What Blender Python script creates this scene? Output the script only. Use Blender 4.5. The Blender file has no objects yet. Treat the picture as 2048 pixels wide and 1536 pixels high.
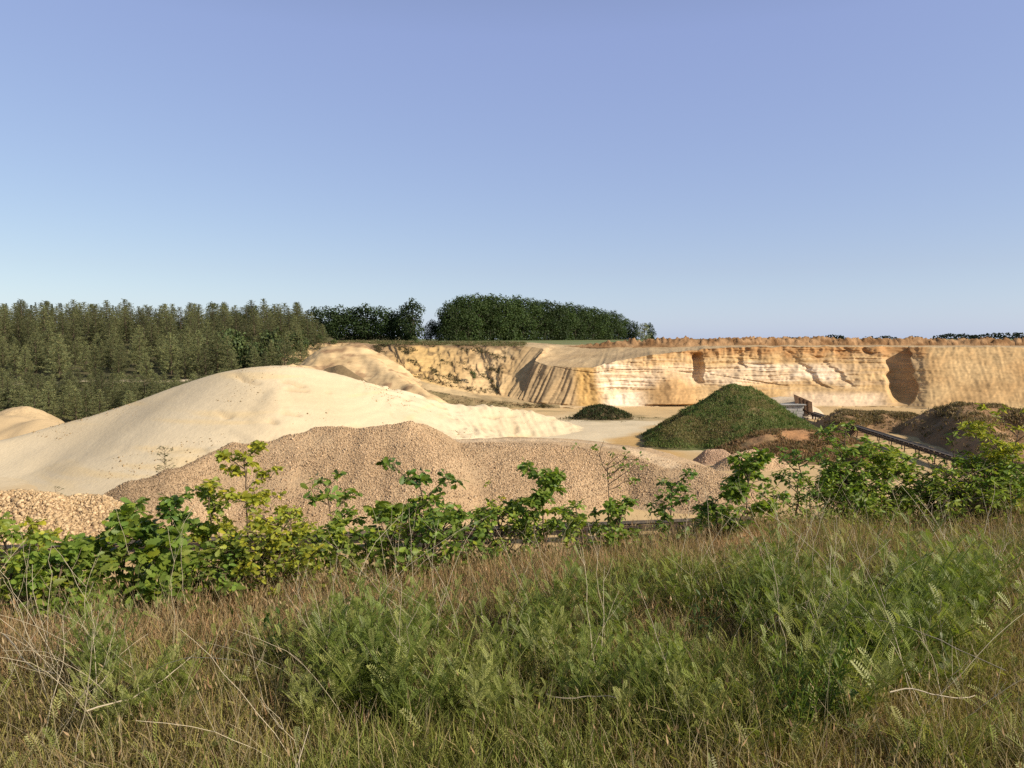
import bpy, math, random
import numpy as np
from mathutils import Vector

rng = np.random.default_rng(11)
random.seed(11)
SC = bpy.context.scene
COL = SC.collection

# ------------------------------------------------------------------ view
F = 1547.0
PITCH = math.atan((768 - 685) / F)
EYE = 1.6
FLOOR = EYE - 13.0
_c, _s = math.cos(PITCH), math.sin(PITCH)


def P(px, py, D):
    """point of the place seen at (px, py) of the 2048 picture, D metres out"""
    u = (px - 1024) / F
    v = (768 - py) / F
    y = _c + _s * v
    k = D / y
    return np.array([u * k, D, EYE + (-_s + _c * v) * k])


def PZ(px, D, z):
    m = (z - EYE) / D
    v = (m * _c + _s) / (_c - m * _s)
    k = D / (_c + _s * v)
    return np.array([(px - 1024) / F * k, D, z])


def PX(co):
    """picture column of points (N,3)"""
    x, y, z = co[:, 0], co[:, 1], co[:, 2] - EYE
    return 1024 + F * x / (y * _c - z * _s)


cam = bpy.data.cameras.new("camera")
cam.sensor_fit = 'HORIZONTAL'
cam.sensor_width = 36.0
cam.lens = 36.0 * F / 2048
cam.clip_start = 0.05
cam.clip_end = 20000
camo = bpy.data.objects.new("camera", cam)
COL.objects.link(camo)
camo.location = (0, 0, EYE)
camo.rotation_euler = (math.pi / 2 - PITCH, 0, 0)
SC.camera = camo

# ------------------------------------------------------------------ noise
def _hash(ix, iy, iz, seed):
    h = (ix.astype(np.int64) * 374761393 + iy.astype(np.int64) * 668265263 + iz.astype(np.int64) * 2147483647 + seed * 974634777) & 0xFFFFFFFF
    h = ((h ^ (h >> 13)) * 1274126177) & 0xFFFFFFFF
    h = ((h ^ (h >> 16)) * 2246822519) & 0xFFFFFFFF
    return ((h ^ (h >> 15)) & 0xFFFFFF) / float(0xFFFFFF)


def noise(x, y, z=0.0, seed=0):
    x, y, z = np.broadcast_arrays(np.asarray(x, float), np.asarray(y, float), np.asarray(z, float))
    xi, yi, zi = np.floor(x), np.floor(y), np.floor(z)
    fx, fy, fz = x - xi, y - yi, z - zi
    fx = fx * fx * (3 - 2 * fx); fy = fy * fy * (3 - 2 * fy); fz = fz * fz * (3 - 2 * fz)
    r = 0
    for dx in (0, 1):
        wx = fx if dx else 1 - fx
        for dy in (0, 1):
            wy = fy if dy else 1 - fy
            for dz in (0, 1):
                wz = fz if dz else 1 - fz
                r = r + wx * wy * wz * _hash(xi + dx, yi + dy, zi + dz, seed)
    return r * 2 - 1


def fbm(x, y, z=0.0, oct=4, seed=0, gain=0.5):
    r, a, f = 0, 1.0, 1.0
    for i in range(oct):
        r = r + a * noise(np.asarray(x) * f, np.asarray(y) * f, np.asarray(z) * f, seed + i * 17)
        a *= gain; f *= 2.03
    return r


def sst(a, b, x):
    t = np.clip((np.asarray(x, float) - a) / (b - a), 0, 1)
    return t * t * (3 - 2 * t)


def mixc(a, b, t):
    t = np.clip(np.asarray(t), 0, 1)[..., None]
    return np.asarray(a, float) * (1 - t) + np.asarray(b, float) * t


# ------------------------------------------------------------------ mesh
def mesh_np(name, verts, faces, mat=None, col=None, smooth=True):
    """faces: list of (M,k) int arrays"""
    if not isinstance(faces, (list, tuple)):
        faces = [faces]
    faces = [np.asarray(f, np.int32) for f in faces if len(f)]
    me = bpy.data.meshes.new(name)
    verts = np.asarray(verts, np.float32)
    me.vertices.add(len(verts))
    me.vertices.foreach_set("co", verts.ravel())
    nl = sum(f.size for f in faces)
    npoly = sum(len(f) for f in faces)
    me.loops.add(nl)
    me.polygons.add(npoly)
    me.loops.foreach_set("vertex_index", np.concatenate([f.ravel() for f in faces]))
    ls, off = [], 0
    for f in faces:
        ls.append(off + np.arange(len(f)) * f.shape[1])
        off += f.size
    me.polygons.foreach_set("loop_start", np.concatenate(ls).astype(np.int32))
    me.polygons.foreach_set("use_smooth", np.full(npoly, smooth, dtype=bool))
    me.update(calc_edges=True)
    if col is not None:
        a = me.attributes.new("Col", 'FLOAT_COLOR', 'POINT')
        c = np.ones((len(verts), 4), np.float32)
        c[:, :3] = np.clip(col, 0.002, 0.95)
        a.data.foreach_set("color", c.ravel())
    if mat is not None:
        me.materials.append(mat)
    return me


def link(name, me, parent=None, loc=None):
    o = bpy.data.objects.new(name, me)
    COL.objects.link(o)
    if parent is not None:
        o.parent = parent
    if loc is not None:
        o.location = loc
    return o


def tag(o, label=None, cat=None, group=None, kind=None):
    if label: o["label"] = label
    if cat: o["category"] = cat
    if group: o["group"] = group
    if kind: o["kind"] = kind
    return o


def thing(name, label, cat, loc=(0, 0, 0), rz=0.0, group=None):
    o = bpy.data.objects.new(name, None)
    COL.objects.link(o)
    o.empty_display_size = 0.3
    o.location = loc
    o.rotation_euler = (0, 0, rz)
    return tag(o, label, cat, group)


def dup(root, kids, loc, rz, scale, label=None, group=None):
    r = root.copy(); COL.objects.link(r)
    r.location = loc; r.rotation_euler = (0, 0, rz); r.scale = scale
    if label: r["label"] = label
    if group: r["group"] = group
    for k in kids:
        c = k.copy(); COL.objects.link(c); c.parent = r
    return r


def grid_faces(nr, nc):
    i = np.arange(nr - 1)[:, None] * nc + np.arange(nc - 1)[None, :]
    i = i.ravel()
    return np.stack([i, i + 1, i + nc + 1, i + nc], 1)


def compact(verts, faces, keep, col=None):
    faces = faces[keep]
    used = np.zeros(len(verts), bool); used[faces.ravel()] = True
    idx = np.cumsum(used) - 1
    return verts[used], idx[faces], (col[used] if col is not None else None)


class MB:
    """collects boxes, bars and tubes into one mesh"""
    def __init__(self):
        self.v, self.q, self.t, self.n = [], [], [], 0

    def add(self, v, q=None, t=None):
        v = np.asarray(v, float)
        if q is not None and len(q): self.q.append(np.asarray(q) + self.n)
        if t is not None and len(t): self.t.append(np.asarray(t) + self.n)
        self.v.append(v); self.n += len(v)

    def frame(self, o, ax, ay, az):
        """box from corner frame: centre o, half axes"""
        o, ax, ay, az = (np.asarray(k, float) for k in (o, ax, ay, az))
        v = [o + sx * ax + sy * ay + sz * az for sx in (-1, 1) for sy in (-1, 1) for sz in (-1, 1)]
        q = [[0, 1, 3, 2], [4, 6, 7, 5], [0, 4, 5, 1], [2, 3, 7, 6], [0, 2, 6, 4], [1, 5, 7, 3]]
        self.add(v, q)

    def box(self, c, s):
        self.frame(c, (s[0] / 2, 0, 0), (0, s[1] / 2, 0), (0, 0, s[2] / 2))

    def bar(self, a, b, w, h, up=(0, 0, 1)):
        a, b = np.asarray(a, float), np.asarray(b, float)
        d = (b - a); L = np.linalg.norm(d); d /= L
        sx = np.cross(d, up); sx /= np.linalg.norm(sx) + 1e-9
        u = np.cross(sx, d)
        self.frame((a + b) / 2, d * L / 2, sx * w / 2, u * h / 2)

    def tube(self, pts, radii, n=6):
        pts = np.asarray(pts, float); m = len(pts)
        tang = np.gradient(pts, axis=0)
        tang /= np.linalg.norm(tang, axis=1, keepdims=True) + 1e-9
        ref = np.array([0.3, 0.9, 0.1]); 
        a = np.cross(tang, ref); a /= np.linalg.norm(a, axis=1, keepdims=True) + 1e-9
        b = np.cross(tang, a)
        th = np.arange(n) / n * 2 * math.pi
        r = np.asarray(radii, float)[:, None, None]
        v = pts[:, None, :] + r * (np.cos(th)[None, :, None] * a[:, None, :] + np.sin(th)[None, :, None] * b[:, None, :])
        i = (np.arange(m - 1)[:, None] * n + np.arange(n)[None, :]).ravel()
        j = (np.arange(m - 1)[:, None] * n + (np.arange(n)[None, :] + 1) % n).ravel()
        self.add(v.reshape(-1, 3), np.stack([i, j, j + n, i + n], 1))

    def mesh(self, name, mat, smooth=False, col=None):
        v = np.concatenate(self.v)
        f = []
        if self.q: f.append(np.concatenate(self.q))
        if self.t: f.append(np.concatenate(self.t))
        if col is not None:
            col = np.tile(np.asarray(col, float), (len(v), 1))
        return mesh_np(name, v, f, mat, col, smooth)


def place(tv, tf, base, dirs, nrm, sx, sy=None):
    """stamp a template (x along dirs, z along nrm) at every base; returns verts, list of faces"""
    base = np.asarray(base, float); N = len(base)
    d = dirs / (np.linalg.norm(dirs, axis=1, keepdims=True) + 1e-9)
    y = np.cross(nrm, d); y /= np.linalg.norm(y, axis=1, keepdims=True) + 1e-9
    z = np.cross(d, y)
    sx = np.broadcast_to(sx, (N,)); sy = sx if sy is None else np.broadcast_to(sy, (N,))
    v = base[:, None, :] + (tv[None, :, 0] * sx[:, None])[..., None] * d[:, None, :] \
        + (tv[None, :, 1] * sy[:, None])[..., None] * y[:, None, :] + (tv[None, :, 2] * sx[:, None])[..., None] * z[:, None, :]
    n = len(tv)
    out = []
    for f in tf:
        f = np.asarray(f)
        out.append((f[None] + (np.arange(N) * n)[:, None, None]).reshape(-1, f.shape[1]))
    return v.reshape(-1, 3), out


def rvec(n, r=None):
    v = (r or rng).normal(size=(n, 3))
    return v / np.linalg.norm(v, axis=1, keepdims=True)


# ------------------------------------------------------------------ materials
def new_mat(name):
    m = bpy.data.materials.new(name)
    m.use_nodes = True
    nt = m.node_tree
    for n in list(nt.nodes): nt.nodes.remove(n)
    out = nt.nodes.new('ShaderNodeOutputMaterial')
    return m, nt, out


def N(nt, t, **kw):
    n = nt.nodes.new(t)
    for k, v in kw.items():
        if k in n.inputs.keys(): n.inputs[k].default_value = v
        else: setattr(n, k, v)
    return n


def soil(name, scale=1.0, bump=0.3, bump_dist=0.1, var=0.25, fine=6.0, stretch=(1, 1, 1), rough=0.95, color=None, coarse=0.25, detail=4.0):
    """earth, sand, stone: vertex colour of the soil kind, broken up by noise, with relief"""
    m, nt, out = new_mat(name)
    L = nt.links.new
    tc = N(nt, 'ShaderNodeTexCoord')
    mp = N(nt, 'ShaderNodeMapping')
    mp.inputs['Scale'].default_value = [s * scale for s in stretch]
    L(tc.outputs['Object'], mp.inputs['Vector'])
    n1 = N(nt, 'ShaderNodeTexNoise', Scale=fine, Detail=detail, Roughness=0.6)
    n2 = N(nt, 'ShaderNodeTexNoise', Scale=coarse, Detail=4.0, Roughness=0.6)
    L(mp.outputs[0], n1.inputs['Vector']); L(mp.outputs[0], n2.inputs['Vector'])
    if color is None:
        at = N(nt, 'ShaderNodeAttribute', attribute_name='Col')
        base = at.outputs['Color']
    else:
        rg = N(nt, 'ShaderNodeRGB'); rg.outputs[0].default_value = (*color, 1)
        base = rg.outputs[0]
    ad = N(nt, 'ShaderNodeMath', operation='ADD'); L(n1.outputs['Fac'], ad.inputs[0]); L(n2.outputs['Fac'], ad.inputs[1])
    mr = N(nt, 'ShaderNodeMapRange'); L(ad.outputs[0], mr.inputs['Value'])
    mr.inputs['From Min'].default_value = 0.6; mr.inputs['From Max'].default_value = 1.4
    mr.inputs['To Min'].default_value = 1 - var; mr.inputs['To Max'].default_value = 1 + var
    mx = N(nt, 'ShaderNodeVectorMath', operation='SCALE'); L(base, mx.inputs[0]); L(mr.outputs[0], mx.inputs['Scale'])
    bs = N(nt, 'ShaderNodeBsdfPrincipled', Roughness=rough)
    bs.inputs['Specular IOR Level'].default_value = 0.15
    L(mx.outputs[0], bs.inputs['Base Color'])
    n3 = N(nt, 'ShaderNodeTexNoise', Scale=fine, Detail=min(detail, 3.0), Roughness=0.55); L(mp.outputs[0], n3.inputs['Vector'])
    bp = N(nt, 'ShaderNodeBump', Strength=bump, Distance=bump_dist)
    L(n3.outputs['Fac'], bp.inputs['Height']); L(bp.outputs[0], bs.inputs['Normal'])
    L(bs.outputs[0], out.inputs[0])
    return m


def leafy(name, rough=0.55, trans=0.35, spec=0.35, var=0.25, tint=(1.15, 1.25, 0.5)):
    """leaf, blade or needle: vertex colour, some light passing through"""
    m, nt, out = new_mat(name)
    L = nt.links.new
    at = N(nt, 'ShaderNodeAttribute', attribute_name='Col')
    oi = N(nt, 'ShaderNodeObjectInfo')
    mr = N(nt, 'ShaderNodeMapRange'); L(oi.outputs['Random'], mr.inputs['Value'])
    mr.inputs['To Min'].default_value = 1 - var; mr.inputs['To Max'].default_value = 1 + var
    mx = N(nt, 'ShaderNodeVectorMath', operation='SCALE'); L(at.outputs['Color'], mx.inputs[0]); L(mr.outputs[0], mx.inputs['Scale'])
    bs = N(nt, 'ShaderNodeBsdfPrincipled', Roughness=rough)
    bs.inputs['Specular IOR Level'].default_value = spec
    L(mx.outputs[0], bs.inputs['Base Color'])
    tm = N(nt, 'ShaderNodeVectorMath', operation='MULTIPLY'); L(mx.outputs[0], tm.inputs[0]); tm.inputs[1].default_value = tint
    tr = N(nt, 'ShaderNodeBsdfTranslucent'); L(tm.outputs[0], tr.inputs['Color'])
    ms = N(nt, 'ShaderNodeMixShader', Fac=trans); L(bs.outputs[0], ms.inputs[1]); L(tr.outputs[0], ms.inputs[2])
    L(ms.outputs[0], out.inputs[0])
    return m


def metal(name, color, rough=0.6, metallic=0.6, var=0.4, rust=None):
    m, nt, out = new_mat(name)
    L = nt.links.new
    tc = N(nt, 'ShaderNodeTexCoord')
    n1 = N(nt, 'ShaderNodeTexNoise', Scale=1.6, Detail=8.0, Roughness=0.7)
    L(tc.outputs['Object'], n1.inputs['Vector'])
    cr = N(nt, 'ShaderNodeValToRGB')
    L(n1.outputs['Fac'], cr.inputs[0])
    cr.color_ramp.elements[0].position = 0.38; cr.color_ramp.elements[1].position = 0.66
    cr.color_ramp.elements[0].color = (*[c * (1 - var) for c in color], 1)
    cr.color_ramp.elements[1].color = (*(rust or [c * (1 + var) for c in color]), 1)
    bs = N(nt, 'ShaderNodeBsdfPrincipled', Roughness=rough, Metallic=metallic)
    L(cr.outputs[0], bs.inputs['Base Color'])
    bp = N(nt, 'ShaderNodeBump', Strength=0.3, Distance=0.02); L(n1.outputs['Fac'], bp.inputs['Height']); L(bp.outputs[0], bs.inputs['Normal'])
    L(bs.outputs[0], out.inputs[0])
    return m


M_SAND = soil("white_sand", scale=1.0, bump=0.35, bump_dist=0.12, var=0.07, fine=2.5, coarse=0.12)
M_CLIFF = soil("quarry_sand", scale=1.0, bump=0.6, bump_dist=0.10, var=0.30, fine=0.9, stretch=(0.6, 0.6, 2.6), coarse=0.25, detail=7.0)  # flat-stretched colour noise: sand layers plus painted shadow lines of the ledges
M_SOIL = soil("earth", scale=1.0, bump=0.6, bump_dist=0.2, var=0.22, fine=2.2, coarse=0.25)
M_FLOOR = soil("pit_sand", scale=1.0, bump=0.3, bump_dist=0.08, var=0.13, fine=1.8, coarse=0.1)
M_GRAVEL = soil("gravel_bed", scale=1.0, bump=0.8, bump_dist=0.15, var=0.3, fine=5.0, coarse=0.2)
M_STONE = soil("pebble", scale=1.0, bump=0.2, bump_dist=0.02, var=0.12, fine=9.0, coarse=0.4, rough=0.85)
M_BANK = soil("bank_soil", scale=1.0, bump=0.7, bump_dist=0.04, var=0.35, fine=14.0, coarse=1.2)
M_LEAF = leafy("broad_leaf", rough=0.45, trans=0.38, spec=0.25, var=0.0)
M_GRASS = leafy("grass_blade", rough=0.55, trans=0.32, spec=0.12, var=0.0, tint=(1.1, 1.1, 0.7))
M_NEEDLE = leafy("pine_needle", rough=0.6, trans=0.2, spec=0.25, var=0.28)
M_CROWN = leafy("tree_leaf", rough=0.6, trans=0.22, spec=0.2, var=0.28)
M_BARK = soil("bark", scale=1.0, bump=0.5, bump_dist=0.02, var=0.3, fine=8.0, stretch=(2, 2, 0.5), rough=0.9)
M_STALK = leafy("dry_stem", rough=0.6, trans=0.1, spec=0.3, var=0.12, tint=(1, 1, 1))
M_STEEL = metal("painted_steel", (0.035, 0.032, 0.045), rough=0.5, metallic=0.3, rust=(0.09, 0.055, 0.045))
M_RUST = metal("rusty_plate", (0.16, 0.085, 0.045), rough=0.8, metallic=0.2, rust=(0.26, 0.15, 0.08))
M_RUBBER = metal("belt_rubber", (0.03, 0.027, 0.03), rough=0.75, metallic=0.0, rust=(0.16, 0.12, 0.08))

# ------------------------------------------------------------------ light
SUN = np.array([0.86, -0.42, 0.0]); SUN /= np.linalg.norm(SUN)
ELEV = math.radians(32)
SUN = SUN * math.cos(ELEV); SUN[2] = math.sin(ELEV)
sl = bpy.data.lights.new("sun", 'SUN')
sl.energy = 4.9; sl.angle = math.radians(0.53); sl.color = (1.0, 0.90, 0.75)
so = bpy.data.objects.new("sun", sl); COL.objects.link(so)
so.rotation_euler = Vector(SUN).to_track_quat('Z', 'Y').to_euler()
so.location = (60, -30, 60)
w = bpy.data.worlds.new("World"); SC.world = w; w.use_nodes = True
nt = w.node_tree
for n in list(nt.nodes): nt.nodes.remove(n)
sky = nt.nodes.new('ShaderNodeTexSky'); sky.sky_type = 'NISHITA'; sky.sun_disc = False
sky.sun_elevation = ELEV
sky.sun_rotation = math.atan2(SUN[0], SUN[1])
sky.altitude = 100; sky.air_density = 1.0; sky.dust_density = 0.7; sky.ozone_density = 3.5
bg = nt.nodes.new('ShaderNodeBackground'); bg.inputs['Strength'].default_value = 0.11
wo = nt.nodes.new('ShaderNodeOutputWorld')
tcw = nt.nodes.new('ShaderNodeTexCoord'); sx_ = nt.nodes.new('ShaderNodeSeparateXYZ'); mrw = nt.nodes.new('ShaderNodeMapRange')
mrw.inputs['From Min'].default_value = 0.36; mrw.inputs['From Max'].default_value = 0.75; mrw.inputs['To Min'].default_value = 1.0; mrw.inputs['To Max'].default_value = 0.0
bv = nt.nodes.new('ShaderNodeVectorMath'); bv.operation = 'SCALE'; bv.inputs[0].default_value = (1.40, 1.57, 3.6)
nt.links.new(tcw.outputs['Generated'], sx_.inputs[0]); nt.links.new(sx_.outputs[2], mrw.inputs[0]); nt.links.new(mrw.outputs[0], bv.inputs['Scale'])
ma = nt.nodes.new('ShaderNodeVectorMath'); ma.operation = 'MULTIPLY_ADD'
ma.inputs[1].default_value = (0.72, 0.665, 0.42)
mh = nt.nodes.new('ShaderNodeMapRange'); mh.inputs['From Min'].default_value = 0.0; mh.inputs['From Max'].default_value = 0.09; mh.inputs['To Min'].default_value = 1.0; mh.inputs['To Max'].default_value = 0.0
hv = nt.nodes.new('ShaderNodeVectorMath'); hv.operation = 'SCALE'; hv.inputs[0].default_value = (0.0, 0.55, 0.85)
ad_ = nt.nodes.new('ShaderNodeVectorMath'); ad_.operation = 'ADD'
nt.links.new(sx_.outputs[2], mh.inputs[0]); nt.links.new(mh.outputs[0], hv.inputs['Scale'])
nt.links.new(bv.outputs[0], ad_.inputs[0]); nt.links.new(hv.outputs[0], ad_.inputs[1])
nt.links.new(ad_.outputs[0], ma.inputs[2])
nt.links.new(sky.outputs[0], ma.inputs[0]); nt.links.new(ma.outputs[0], bg.inputs[0]); nt.links.new(bg.outputs[0], wo.inputs[0])
SC.view_settings.view_transform = 'Standard'
SC.view_settings.look = 'None'
SC.view_settings.exposure = 0.25
SC.view_settings.gamma = 1.0
SC.cycles.max_bounces = 6
SC.cycles.transparent_max_bounces = 4
SC.cycles.use_denoising = False
# ================================================================== TERRAIN
WHITE = (0.66, 0.54, 0.37); CREAM = (0.59, 0.46, 0.29); TAN = (0.56, 0.39, 0.20); ORANGE = (0.47, 0.27, 0.11)
BROWN = (0.20, 0.12, 0.065); GREYTAN = (0.42, 0.30, 0.17); GRAVEL = (0.45, 0.30, 0.18)


def seg_height(X, Y, pts, slope):
    """pts rows (x,y,z,r): ridge polyline; heap falls off with the angle of repose"""
    best = np.full(X.shape, -1e9)
    pts = np.asarray(pts, float)
    for a, b in zip(pts[:-1], pts[1:]):
        d = b[:2] - a[:2]; L2 = d @ d + 1e-9
        t = np.clip(((X - a[0]) * d[0] + (Y - a[1]) * d[1]) / L2, 0, 1)
        dist = np.hypot(X - (a[0] + t * d[0]), Y - (a[1] + t * d[1]))
        z = a[2] + t * (b[2] - a[2]) - slope * np.maximum(0, dist - (a[3] + t * (b[3] - a[3])))
        best = np.maximum(best, z)
    return best


def blur(Z, n):
    for _ in range(n):
        Zp = np.pad(Z, 1, mode='edge')
        Z = (Zp[:-2, 1:-1] + Zp[2:, 1:-1] + Zp[1:-1, :-2] + Zp[1:-1, 2:] + 4 * Zp[1:-1, 1:-1]) / 8
    return Z


def chaikin(pts, n=2):
    p = np.asarray(pts, float)
    for _ in range(n):
        a, b = p[:-1], p[1:]
        q = np.empty((2 * len(a), p.shape[1])); q[0::2] = .75 * a + .25 * b; q[1::2] = .25 * a + .75 * b
        p = np.concatenate([p[:1], q, p[-1:]])
    return p


class Heap:
    def __init__(self, ridges, res=0.4, nblur=4, foot=0.5, noise_f=None, floor=FLOOR, pad=4, wobble=0.5):
        """ridges: list of (pts, slope)"""
        allp = np.concatenate([np.asarray(r[0], float) for r in ridges])
        reach = max((allp[:, 2].max() - floor) / min(r[1] for r in ridges) + allp[:, 3].max() + pad, 3)
        x0, x1 = allp[:, 0].min() - reach, allp[:, 0].max() + reach
        y0, y1 = allp[:, 1].min() - reach, allp[:, 1].max() + reach
        self.xs = np.arange(x0, x1 + res, res); self.ys = np.arange(y0, y1 + res, res)
        self.X, self.Y = np.meshgrid(self.xs, self.ys)
        Z = np.full(self.X.shape, -1e9)
        wob = wobble * fbm(self.X / 5, self.Y / 5, 0, 3, seed=5)
        for pts, s in ridges:
            Z = np.maximum(Z, seg_height(self.X + wob, self.Y + wob * .7, pts, s))
        Z = np.maximum(Z, floor - 3)
        Z = blur(Z, nblur)
        h = (Z - floor) / foot
        Z = foot * np.where(h > 20, h, np.log1p(np.exp(np.clip(h, -20, 20))))
        Z = floor + Z - 0.55 * (1 - sst(0, 1.2, Z))
        self.base = Z.copy()
        if noise_f is not None:
            f = sst(floor - 0.3, floor + 0.5, Z)
            Z = Z + f * noise_f(self.X, self.Y, Z)
        self.Z = Z; self.res = res; self.floor = floor

    def height(self, x, y):
        fx = np.clip((x - self.xs[0]) / self.res, 0, len(self.xs) - 1.001); fy = np.clip((y - self.ys[0]) / self.res, 0, len(self.ys) - 1.001)
        i, j = fx.astype(int), fy.astype(int); u, v = fx - i, fy - j
        Z = self.Z
        return Z[j, i] * (1 - u) * (1 - v) + Z[j, i + 1] * u * (1 - v) + Z[j + 1, i] * (1 - u) * v + Z[j + 1, i + 1] * u * v

    def mesh(self, name, mat, col, smooth=True):
        v = np.stack([self.X.ravel(), self.Y.ravel(), self.Z.ravel()], 1)
        f = grid_faces(*self.X.shape)
        keep = (self.Z.ravel()[f] > self.floor - 0.5).any(1)
        c = col(self.X.ravel(), self.Y.ravel(), self.Z.ravel()) if callable(col) else np.tile(col, (len(v), 1))
        v, f, c = compact(v, f, keep, c)
        return mesh_np(name, v, f, mat, c, smooth)

    def sample(self, n, r=None, zmin=0.1):
        r = r or rng
        xs, ys = [], []
        gy, gx = np.gradient(self.Z, self.res)
        tot = 0
        while tot < n:
            x = r.uniform(self.xs[0], self.xs[-1], n); y = r.uniform(self.ys[0], self.ys[-1], n)
            z = self.height(x, y)
            k = z > self.floor + zmin
            xs.append(x[k]); ys.append(y[k]); tot += k.sum()
        x = np.concatenate(xs)[:n]; y = np.concatenate(ys)[:n]
        return np.stack([x, y, self.height(x, y)], 1)


def R(px, py, D, r=0.0):
    p = P(px, py, D)
    return (p[0], p[1], p[2], r)


# ------------------------------------------------------------------ heaps
dune_main = [R(-240, 925, 80, 2), R(-60, 903, 82.5, 2), R(60, 876, 84.5, 2), R(130, 855, 85.5, 2), R(215, 832, 86.2, 2), R(300, 805, 87, 2), R(380, 776, 87, 2), R(440, 751, 86, 1.5),
             R(500, 737, 85, 1.5), R(560, 731, 84.5, 1), R(620, 737, 87, 1), R(700, 757, 93, 1), R(790, 779, 99, 1), R(862, 800, 104, .7)]
dune_tail = [R(862, 804, 105, .5), R(960, 812, 109, .6), R(1060, 823, 113, .6), R(1110, 838, 116, .6), R(1165, 866, 119, .4)]
dune_spur = [R(560, 731, 84.5, 1), R(551, 780, 80.0, .6)]


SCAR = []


def dune_noise(X, Y, Z):
    a = 0.05 * fbm(X / 7, Y / 7, 0, 2, seed=31)
    # small slipped ledges on the right-hand face
    m = sst(-31, -25, X) * (0.25 + 0.75 * sst(-0.15, 0.35, fbm(X / 9, Y / 9, 0, 2, seed=33)))
    st = (Z * 0.9 + 0.9 * fbm(X / 7, Y / 7, 0, 3, seed=35)) % 1.0
    led = np.where(st < 0.16, st / 0.16, (1 - st) / 0.84)
    a = a + m * (led - 0.5) * 0.26
    # rills on the low tail
    t = sst(-11, -6, X)
    a = a + t * (0.34 * np.abs(fbm(X / 1.6 + Y * 0.16, Y / 7, 0, 3, seed=37)) - .14) + t * .12 * fbm(X / .7, Y / .9, 0, 2, seed=38)
    a = a + 0.012 * fbm(X / .8, Y / .8, 0, 2, seed=39)
    # short slip scars along the contours of the right face
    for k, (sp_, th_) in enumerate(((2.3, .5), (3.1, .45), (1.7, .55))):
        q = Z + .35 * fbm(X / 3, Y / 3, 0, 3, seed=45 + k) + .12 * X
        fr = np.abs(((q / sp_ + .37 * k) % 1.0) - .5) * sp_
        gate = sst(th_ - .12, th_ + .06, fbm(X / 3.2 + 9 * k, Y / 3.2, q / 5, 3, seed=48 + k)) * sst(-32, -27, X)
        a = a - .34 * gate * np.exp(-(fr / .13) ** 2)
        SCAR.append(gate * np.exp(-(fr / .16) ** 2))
    # old slip line low on the left
    s2 = sst(-46, -30, X) * (1 - sst(-28, -20, X))
    b = fbm(X / 5, 1.0, 0, 3, seed=40)
    q = Z - (FLOOR + 2.6 + 0.10 * (X + 36) + .5 * b)
    a = a - s2 * 0.28 * np.exp(-(q / .28) ** 2)
    return a


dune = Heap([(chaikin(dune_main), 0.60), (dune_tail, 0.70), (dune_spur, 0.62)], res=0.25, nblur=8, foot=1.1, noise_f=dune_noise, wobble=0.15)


def dune_col(x, y, z):
    c = mixc(WHITE, CREAM, 0.35 + 0.5 * fbm(x / 11, y / 11, z / 4, 3, seed=41))
    st = sst(.35, .8, fbm(x / 14, y / 14, z / .7, 3, seed=42))
    c = mixc(c, (0.70, 0.52, 0.28), 0.55 * st)
    g = sst(.25, .7, fbm(x / 8, y / 8, z / 2, 3, seed=43)) * (1 - sst(-30, -24, x))
    c = mixc(c, (0.60, 0.49, 0.34), 0.5 * g)
    return mixc(c, (0.46, 0.33, 0.19), .55 * np.clip(sum(SCAR), 0, 1).ravel())  # slip scars: shade of the cracks painted into the sand colour


t = thing("sand_heap", "huge smooth pale cream sand heap in the middle of the pit", "sand heap")
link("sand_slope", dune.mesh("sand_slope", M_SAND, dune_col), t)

# dark clods and pebbles lying on the sand
ico_v = np.array([(0, .526, .851), (0, -.526, .851), (0, .526, -.851), (0, -.526, -.851), (.526, .851, 0), (-.526, .851, 0), (.526, -.851, 0), (-.526, -.851, 0),
                  (.851, 0, .526), (-.851, 0, .526), (.851, 0, -.526), (-.851, 0, -.526)])
ico_f = np.array([(0, 1, 8), (0, 9, 1), (0, 4, 5), (0, 5, 9), (0, 8, 4), (1, 7, 6), (1, 6, 8), (1, 9, 7), (8, 6, 10), (8, 10, 4), (4, 10, 2), (4, 2, 5), (5, 2, 11), (5, 11, 9),
                  (9, 11, 7), (7, 11, 3), (7, 3, 6), (6, 3, 10), (10, 3, 2), (11, 2, 3)])
oct_v = np.array([(x, y, z) for x in (-1, 1) for y in (-1, 1) for z in (-1, 1)], float) * 0.62
oct_f = np.array([[0, 1, 3, 2], [4, 6, 7, 5], [0, 4, 5, 1], [2, 3, 7, 6], [0, 2, 6, 4], [1, 5, 7, 3]])


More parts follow.
